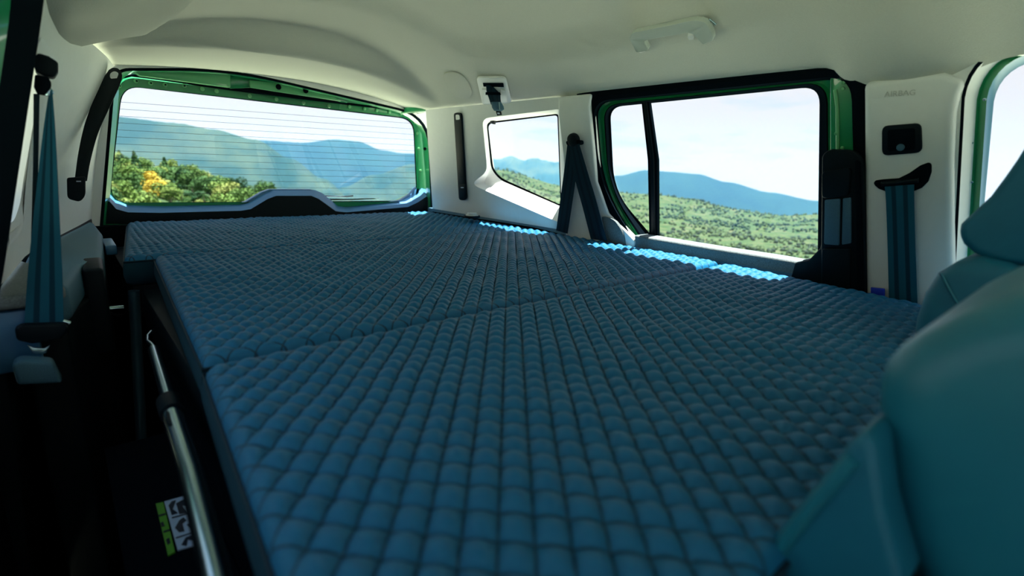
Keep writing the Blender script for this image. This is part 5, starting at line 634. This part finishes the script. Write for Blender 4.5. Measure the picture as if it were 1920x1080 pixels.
# ================================================================ seats
ds = empty('driver_seat', (.92, .0, -.8), 'dark teal leatherette seat with tall headrest by the front door window', 'seat')
hp = [(0.84,0.123,-0.0634),(0.84,0.1217,-0.0539),(0.84,0.1117,-0.0372),(0.84,0.1006,-0.0185),(0.84,0.092,0.0055),(0.84,0.086,0.0238)]
hp += [(.84, .072, .075), (.84, .050, .105), (.84, .015, .115), (.84, -.02, .10), (.84, -.03, .03), (.84, -.02, -.05), (.84, .03, -.098)]
hp += [(0.84,0.065,-0.0961),(0.84,0.0841,-0.0948),(0.84,0.1021,-0.0884),(0.84,0.1146,-0.0783)]
prism('headrest', hp, (.24, 0, 0), M['leather'], ds, .014, 5)
for x in (.90, 1.02): tube('headrest_post', [(x, .045, -.20), (x, .04, -.06)], .006, M['metal'], ds)
tube('post_collar', [(0.86,0.103,-0.0985),(0.86,0.0823,-0.1017),(0.86,0.0621,-0.1094)], .006, M['seatgrey'], ds)
bs = [(0.8,0.1374,-0.204),(0.8,0.1391,-0.1758),(0.8,0.1364,-0.1417),(0.8,0.1285,-0.1149),(0.8,0.1124,-0.0969),(0.8,0.0919,-0.0897),(0.8,0.0659,-0.094)]
bs += [(.80, .02, -.115), (.80, -.05, -.14), (.80, -.08, -.3), (.80, -.06, -.78), (.80, .08, -.78)]
prism('backrest', bs, (.30, 0, 0), M['leather'], ds, .022, 5)
tube('seam', smoothpath([(0.7985,0.1226,-0.1117),(0.7985,0.114,-0.1253),(0.7985,0.1042,-0.1398),(0.7985,0.0927,-0.1537)], 4), .0016, M['seatgrey'], ds)
ps = empty('passenger_seat', (.4, .0, -.8), 'large out-of-focus teal seat back close to the camera', 'seat')
pbk = [(0.325,0.0331,-0.2188),(0.325,0.0484,-0.1875),(0.325,0.0609,-0.1537),(0.325,0.067,-0.1301),(0.325,0.0691,-0.1148),(0.325,0.0681,-0.1031),(0.325,0.0631,-0.0922),(0.325,0.0553,-0.0809),(0.325,0.0408,-0.0657)]
pbk = [(.325, .0, -.78)] + pbk + [(.325, .005, -.038), (.325, -.05, -.035), (.325, -.10, -.06), (.325, -.13, -.2), (.325, -.10, -.78)]
prism('backrest', pbk, (.26, 0, 0), M['seatgrey'], ps, .028, 6)
blp = [(0.3,0.1114,-0.2625),(0.3,0.095,-0.2135),(0.3,0.0783,-0.169),(0.3,0.0675,-0.1386),(0.3,0.0628,-0.1284),(0.3,0.0559,-0.1356),(0.3,0.0468,-0.168),(0.3,0.0295,-0.2077)]
prism('side_bolster', blp, (.05, 0, 0), M['leather'], ps, .012, 5)
tube('bolster_piping', smoothpath(shift([(0.3,0.0989,-0.2531),(0.3,0.0866,-0.2081),(0.3,0.0728,-0.1693),(0.3,0.0638,-0.1457)], (0, 0, 0)), 4), .004, M['seatgrey'], ps)

# ================================================================ the land outside
def az(a): return math.radians(a)
def P(a, r, el): return (r * math.sin(az(a)), r * math.cos(az(a)), r * math.tan(az(el)))
def interp(xs, ys, x):
    if x <= xs[0]: return ys[0]
    for a, b, p, q in zip(xs, xs[1:], ys, ys[1:]):
        if x <= b:
            t = (x - a) / (b - a); t = t * t * (3 - 2 * t); return p + (q - p) * t
    return ys[-1]
GA = [-30, -5, 0, 3.5, 8, 12, 15.2, 20, 26, 34, 39, 46, 51.4, 56, 60, 64, 68, 71.3, 80, 100]
GR = [5, 40, 75, 150, 350, 600, 1000, 1500]
GE = {5: [-14] * 20,
      40: [-6, -6.5, -7, -7.5, -8, -9, -10, -13, -14, -14, -14, -14, -14, -14, -14, -14, -14, -14, -14, -10],
      75: [0, -.5, -1.3, -1.9, -3.0, -4.0, -5.0, -9, -13, -13, -13, -13, -13, -13, -13, -13, -13, -13, -13, -9],
      150: [-3, -6, -9, -10, -12, -12, -12, -12, -12, -12, -11.5, -11.5, -11.5, -11.5, -11.5, -11.5, -11.5, -11.5, -11, -7],
      350: [-5, -9, -12, -13, -14, -13, -12, -11, -10, -9, -7.8, -8, -8.2, -8.3, -8.3, -8.3, -8.2, -8.0, -7, -5],
      600: [-7, -11, -12, -13, -13, -12, -11, -9, -8, -6, -3.6, -4.7, -5.0, -5.0, -5.0, -5.2, -5.3, -5.2, -5, -4],
      1000: [-8, -10, -10, -10, -10, -9, -8, -7, -5, -1.6, -.75, -2.1, -2.6, -2.7, -2.95, -3.6, -3.95, -3.75, -3.6, -3.5],
      1500: [-8, -8, -8, -8, -8, -8, -7, -6, -5, -3.5, -3, -4, -4.5, -5, -5.5, -5.5, -5.5, -5.5, -5, -4]}
def ground_z(a, r):
    if r <= 5: return -1.25
    tb = [interp(GA, GE[q], a) for q in GR]; tb[0] = math.degrees(math.atan(-1.25 / 5))
    zz = [q * math.tan(az(e)) for q, e in zip(GR, tb)]
    z = None
    for q0, q1, z0, z1 in zip(GR, GR[1:], zz, zz[1:]):
        if r <= q1: z = z0 + (z1 - z0) * (math.log(r / q0) / math.log(q1 / q0)); break
    if z is None: z = zz[-1]
    x, y = r * math.sin(az(a)), r * math.cos(az(a))
    k = min(1, max(0, (r - 12) / 60))
    return z + k * (noise.noise((x / 40, y / 40, 0)) * .012 + noise.noise((x / 140, y / 140, 3)) * .02) * min(r, 700) * .35
rr = [0.001, 3, 5, 7, 10, 14, 20, 28, 36, 44, 52, 58, 64, 70, 75, 80, 88, 100, 125, 150, 200, 260, 320] + [350 + 35 * i for i in range(20)] + [1100, 1250, 1500]
aa = [-30 + i * 1.25 for i in range(105)] + [105 + 10 * i for i in range(22)] + [325]
na = len(aa); vs = []
for r in rr:
    for a in aa:
        if a <= 100: z = ground_z(a, r)
        else:
            k = min(1, max(0, (r - 5) / 60)); t = min(1, (a - 100) / 20) * min(1, max(0, (330 - a) / 20))
            e = ground_z(100, r) if a < 200 else ground_z(-30, r)
            z = e * (1 - t) + t * (-1.25 - .03 * max(0, r - 5))
        vs.append((r * math.sin(az(a)), r * math.cos(az(a)), z))
fs = [(j * na + i, j * na + (i + 1) % na, (j + 1) * na + (i + 1) % na, (j + 1) * na + i) for j in range(len(rr) - 1) for i in range(na)]
gmat = mat('scrubland', (.16, .21, .055), .95, var=.5, vscale=.03, spec=.05)
tnt = gmat.node_tree; b_ = tnt.nodes['Principled BSDF']
gco = N(tnt, 'ShaderNodeTexCoord'); n3 = N(tnt, 'ShaderNodeTexNoise'); n3.inputs['Scale'].default_value = .09; n3.inputs['Detail'].default_value = 9; n3.inputs['Roughness'].default_value = .7
c3 = N(tnt, 'ShaderNodeValToRGB'); e = c3.color_ramp.elements; e[0].position = .38; e[0].color = (.02, .05, .022, 1); e[1].position = .68; e[1].color = (.105, .10, .065, 1)
m_ = e.new(.52); m_.color = (.045, .075, .032, 1)
tnt.links.new(gco.outputs['Object'], n3.inputs['Vector']); tnt.links.new(n3.outputs['Fac'], c3.inputs['Fac']); tnt.links.new(c3.outputs['Color'], b_.inputs['Base Color'])
bounce_obj = obj('bounce_disc', [(0, 0, -1.235)] + [(8 * math.cos(k * .196), 8 * math.sin(k * .196), -1.235) for k in range(32)], [(0, k + 1, (k + 1) % 32 + 1) for k in range(32)], mat('pale_bounce_disc', (.55, .60, .44), .95, var=.3, vscale=4)); tag(bounce_obj, 'unseen pale disc added under the car to bounce light', kind='structure')  # unseen pale disc added so sunlight bounces up into the cabin
gr = obj('hillside_ground', vs, fs, gmat); tag(gr, 'green scrubby hillside outside the car', kind='structure')

def mountain(name, ridge, Dm, m, label, zlow=-420, depth=.30, rough=1.0, seed=0):
    a0, a1 = ridge[0][0], ridge[-1][0]; na = 170; nr = 30; vs = []; fs = []
    xs = [p[0] for p in ridge]; es = [p[1] for p in ridge]
    for j in range(nr + 1):
        t = j / nr
        for i in range(na + 1):
            a = a0 + (a1 - a0) * i / na
            zt = Dm * math.tan(az(interp(xs, es, a)))
            if t <= .8: s = t / .8; r = Dm * (1 - depth * (1 - s)); z = zlow + (zt - zlow) * s ** .9
            else: s = (t - .8) / .2; r = Dm * (1 + .22 * s); z = zt + (zlow - zt) * s
            x, y = r * math.sin(az(a)), r * math.cos(az(a))
            w = math.sin(math.pi * min(1, t / .8)) if t < .8 else 0
            z += Dm * .018 * rough * w * (noise.noise((x / Dm * 7 + seed, y / Dm * 7, seed)) + .5 * noise.noise((x / Dm * 17, y / Dm * 17 + seed, seed)) + .25 * noise.noise((x / Dm * 40, y / Dm * 40 + seed, seed)))
            z += Dm * .0010 * rough * noise.noise((a * 2.2, seed, 0))
            vs.append((x, y, z))
    n = na + 1
    fs = [(j * n + i, j * n + i + 1, (j + 1) * n + i + 1, (j + 1) * n + i) for j in range(nr) for i in range(na)]
    return tag(obj(name, vs, fs, m), label, 'mountain')
def rock(name, c1, c2, s):
    m = bpy.data.materials.new(name); m.use_nodes = True; t = m.node_tree; b = t.nodes['Principled BSDF']; b.inputs['Roughness'].default_value = .95; b.inputs['Specular IOR Level'].default_value = .05
    g = N(t, 'ShaderNodeTexCoord'); n = N(t, 'ShaderNodeTexNoise'); n.inputs['Scale'].default_value = s; n.inputs['Detail'].default_value = 8; n.inputs['Roughness'].default_value = .6
    r = N(t, 'ShaderNodeValToRGB'); e = r.color_ramp.elements; e[0].position = .42; e[0].color = c1 + (1,); e[1].position = .62; e[1].color = c2 + (1,)
    t.links.new(g.outputs['Object'], n.inputs['Vector']); t.links.new(n.outputs['Fac'], r.inputs['Fac']); t.links.new(r.outputs['Color'], b.inputs['Base Color']); return m
fm1 = rock('far_woodland', (.010, .030, .024), (.040, .062, .036), .004); fm2 = rock('far_forest', (.005, .016, .02), (.010, .028, .025), .002)
mountain('mountain', [(-12, 3.0), (0, 2.9), (4.1, 2.70), (8.7, 2.45), (11.5, 2.1), (15, 1.35), (18, -.3), (21, -2.2), (24, -4.5), (28, -6)], 2300, fm1, 'broad pale blue-green mountainside behind the yellow-green trees', seed=1)
mountain('mountain', [(8, .2), (12, 1.2), (15.1, 1.32), (19, 1.25), (22.5, 1.72), (24.5, 1.62), (27, .85), (29, .62), (33, .6), (40, -.5), (46, -3)], 4300, fm2, 'deep blue mountain with a rounded summit in the right half of the rear window', zlow=-700, rough=.5, seed=5)
mountain('mountain', [(17, -7), (20, -5.2), (23, -3.0), (26, -1.7), (30, -.5), (34, -.2), (38, -2.0), (42, -3)], 2700, fm1, 'pale hazy slope rising to the right at the foot of the deep blue mountain', seed=9)
mountain('mountain', [(35, .2), (37.5, .5), (39.2, .35), (40.5, .75), (41.8, .35), (43, .6), (45, .3), (47.5, .1), (50, -.6), (52, -1.5), (55, -4)], 5600, fm1, 'jagged pale mountains seen through the small quarter window', zlow=-600, rough=1.6, seed=13)
mountain('mountain', [(46, -3), (49.5, -1.8), (52, -.9), (55, -.22), (57.5, -.30), (60, -.42), (63, -1.1), (67, -1.9), (71, -2.45), (76, -3.0), (84, -3.8)], 4300, fm2, 'long blue mountain behind the wooded slope in the split window', zlow=-700, rough=.4, seed=17)
# real mist in the valley: a ring of thin air with scattering, from 700 m outwards
hz_m = bpy.data.materials.new('valley_haze'); hz_m.use_nodes = True; t = hz_m.node_tree; t.nodes.clear()
vo = N(t, 'ShaderNodeVolumeScatter'); vo.inputs['Color'].default_value = (.16, .56, 1, 1); vo.inputs['Density'].default_value = .00008; vo.inputs['Anisotropy'].default_value = 0.0
oo = N(t, 'ShaderNodeOutputMaterial'); t.links.new(vo.outputs[0], oo.inputs['Volume'])
ns = 48; vs = []
for (r, z) in ((330, -900), (6500, -900), (6500, 210), (330, 210)):
    for i in range(ns): a = math.radians(-25 + 125 * i / (ns - 1)); vs.append((r * math.sin(a), r * math.cos(a), z))
fs = [(k * ns + i, k * ns + i + 1, ((k + 1) % 4) * ns + i + 1, ((k + 1) % 4) * ns + i) for k in range(4) for i in range(ns - 1)] + [(0, ns, 2 * ns, 3 * ns), (ns - 1, 2 * ns - 1, 3 * ns - 1, 4 * ns - 1)]
hz = obj('valley_haze', vs, fs, hz_m, smooth=False); tag(hz, 'thin blue haze filling the valley before the mountains', 'haze', kind='stuff')

# ---------------------------------------------------------------- trees
def crown(rnd_, blobs, leaf, per, tris=True):
    vs = []; fs = []
    for (c, r) in blobs:
        for k in range(per):
            d = Vector((rnd_.gauss(0, 1), rnd_.gauss(0, 1), rnd_.gauss(0, 1))).normalized()
            p = V(c) + Vector((d.x * r[0], d.y * r[1], d.z * r[2])) * rnd_.uniform(.72, 1.05)
            t = (d + Vector((rnd_.gauss(0, .5), rnd_.gauss(0, .5), rnd_.gauss(0, .5)))).normalized()
            u = t.orthogonal().normalized(); w = t.cross(u); s = leaf * rnd_.uniform(.6, 1.4); n = len(vs)
            vs += [p + u * s, p + w * s * .8, p - u * s, p - w * s * .8 + t * s * .3]; fs.append((n, n + 1, n + 2, n + 3))
    return vs, fs
rg = random.Random(3)
GREENS = [foliage('spring_foliage', (.02, .075, .012), (.09, .17, .03), (.22, .26, .07)),
          foliage('dark_foliage', (.008, .04, .014), (.022, .08, .022), (.06, .14, .035)),
          foliage('golden_foliage', (.22, .17, .01), (.42, .31, .015), (.5, .38, .05))]
bark = mat('bark', (.09, .07, .05), .9)
def tree_proto(kind):
    if kind == 0:
        bl = [((rg.uniform(-.55, .55), rg.uniform(-.55, .55), rg.uniform(.7, 1.9)), (.42, .42, .38)) for _ in range(9)] + [((0, 0, 1.3), (.7, .7, .7))]; per = 60
    elif kind == 1:
        bl = [((0, 0, .5 + .28 * k), (.62 - .09 * k, .62 - .09 * k, .26)) for k in range(7)]; per = 70
    else:
        bl = [((rg.uniform(-.6, .6), rg.uniform(-.6, .6), rg.uniform(.35, .8)), (.4, .4, .3)) for _ in range(7)]; per = 55
    v, f = crown(rg, bl, .058, int(per * 3.2))
    me = bpy.data.meshes.new('crown'); me.from_pydata([tuple(p) for p in v], [], f)
    tk = bpy.data.meshes.new('trunk'); vv = []
    for z, r in ((-.3, .09), (.5, .06), (1.3, .03)):
        for k in range(6): vv.append((r * math.cos(k * 1.047), r * math.sin(k * 1.047), z))
    ff = [(j * 6 + i, j * 6 + (i + 1) % 6, (j + 1) * 6 + (i + 1) % 6, (j + 1) * 6 + i) for j in range(2) for i in range(6)]
    tk.from_pydata(vv, [], ff); tk.materials.append(bark)
    return me, tk
protos = []
for k, mi in ((0, 0), (0, 0), (1, 1), (2, 0), (2, 1), (0, 1)):
    c_, t_ = tree_proto(k); c_.materials.append(GREENS[mi]); protos.append((c_, t_, k, mi))
gc_, gt_ = tree_proto(0); gc_.materials.append(GREENS[2])
def plant(pr, a, r, s, name, label, cat, group=None, trunk=True, sink=0.1):
    z = ground_z(a, r) - sink
    o = empty(name, (r * math.sin(az(a)), r * math.cos(az(a)), z), label, cat, group)
    o.rotation_euler.z = rg.uniform(0, 6.28); o.scale = (s * rg.uniform(.85, 1.2), s * rg.uniform(.85, 1.2), s * rg.uniform(.8, 1.15))
    c = bpy.data.objects.new('crown', pr[0]); c.parent = o; C.objects.link(c)
    if trunk: t = bpy.data.objects.new('trunk', pr[1]); t.parent = o; C.objects.link(t)
    return o
near = []
for i in range(260):
    a = rg.uniform(2.2, 17.5); r = 34 + 42 * rg.random() ** .7
    if all((a - q[0]) ** 2 + ((r - q[1]) / 5) ** 2 > .18 for q in near): near.append((a, r))
near = [q for q in near if not (5.2 < q[0] < 7.3 and q[1] < 58)][:170]
for i, (a, r) in enumerate(near):
    hi = a < 7; k = rg.choice([0, 1, 0, 2, 3, 5, 4] if hi or r > 60 else [3, 4, 3, 0, 4, 1]); pr = protos[k]
    s = rg.uniform(.75, 1.25) * (1.15 if pr[2] < 2 else .95)
    where = 'on the near slope crest' if r > 66 else ('midway down the near slope' if r > 50 else 'at the near slope foot')
    side = 'at the left end' if a < 6.5 else ('in the middle' if a < 11 else 'near the tailgate hump')
    lab = ['round leafy tree', 'pointed dark conifer', 'low bush'][pr[2]] + (', dark, ' if pr[3] == 1 and pr[2] != 1 else ' ') + where + ', ' + side
    grp = ['leafy trees on the near slope', 'conifers on the near slope', 'bushes on the near slope'][pr[2]]
    plant(pr, a, r, s, ['leafy_tree', 'conifer', 'bush'][pr[2]], lab, ['tree', 'tree', 'bush'][pr[2]], grp)
plant((gc_, gt_), 6.35, 58, 1.25, 'golden_tree', 'small tree with bright yellow blossom among the green trees', 'tree')
plant((gc_, gt_), 5.95, 55, .8, 'golden_bush', 'low yellow-flowering bush just below the yellow tree', 'bush')
# low poly shrubs of the wooded slope: nearest ones single, the rest joined
def lump(seed, n=1):
    bm = bmesh.new(); bmesh.ops.create_icosphere(bm, subdivisions=2, radius=1)
    for v in bm.verts:
        v.co *= .8 + .45 * noise.noise(v.co * 2.3 + Vector((seed, 0, 0))); v.co.z = v.co.z * (1.0 + .3 * (seed % 3)) + .5
    me = bpy.data.meshes.new('shrub_crown'); bm.to_mesh(me); bm.free(); return me
shr = [lump(i + 1) for i in range(4)]
shm = [foliage('slope_foliage', (.008, .03, .012), (.02, .06, .02), (.055, .085, .03)), foliage('slope_dark', (.005, .02, .012), (.01, .035, .015), (.02, .05, .018))]
for i, me in enumerate(shr): me.materials.append(shm[i % 2])
pts = []
for i in range(9000):
    a = rg.uniform(37, 74.5); r = 300 * (1090 / 300) ** rg.random()
    if noise.noise((r * math.sin(az(a)) / 60, r * math.cos(az(a)) / 60, 2)) + rg.uniform(-.45, .35) > .02: pts.append((a, r))
pts.sort(key=lambda p: p[1])
def inview(a, r):
    e = math.degrees(math.atan(ground_z(a, r) / r)); lo = -8.6 if a > 51 else -5.2
    return e > lo
pts = [p for p in pts if inview(*p)]
for a, r in pts[:140]:
    k = rg.randrange(4); o = bpy.data.objects.new('shrub', shr[k]); C.objects.link(o); s = rg.uniform(1.1, 2.0)
    o.location = (r * math.sin(az(a)), r * math.cos(az(a)), ground_z(a, r)); o.scale = (s, s, s * rg.uniform(.8, 1.2)); o.rotation_euler.z = rg.uniform(0, 6)
    pane = 'through the quarter window' if a < 50 else ('seen left of the window bar' if a < 56 else ('just right of the window bar' if a < 61 else ('in the middle of the wide pane' if a < 67 else 'at the right end of the wide pane')))
    tag(o, ['small round', 'squat', 'tall', 'lumpy'][k] + (' dark' if k % 2 else ' green') + ' shrub low on the slope, ' + pane, 'shrub', 'shrubs low on the wooded slope')
rest = pts[140:4200]
ic = bmesh.new(); bmesh.ops.create_icosphere(ic, subdivisions=1, radius=1); iv = np.array([v.co[:] for v in ic.verts]); iff = np.array([[v.index for v in f.verts] for f in ic.faces]); ic.free()
for half, mm in ((0, shm[0]), (1, shm[1])):
    vv = []; ff = []; n = 0
    for i, (a, r) in enumerate(rest):
        if i % 2 != half: continue
        s = rg.uniform(.8, 2.0); jit = 1 + .25 * np.array([rg.uniform(-1, 1) for _ in range(len(iv))])[:, None]
        p = iv * jit * np.array([s, s, s * rg.uniform(.8, 1.5)]) + np.array([r * math.sin(az(a)), r * math.cos(az(a)), ground_z(a, r) + s * .4])
        vv.append(p); ff.append(iff + n); n += len(iv)
    o = obj('distant_scrub', np.concatenate(vv).tolist(), np.concatenate(ff).tolist(), mm, kind='stuff')
    tag(o, ['mid green scrub covering the far wooded slope', 'darker bushes scattered over the far wooded slope'][half], 'scrub')
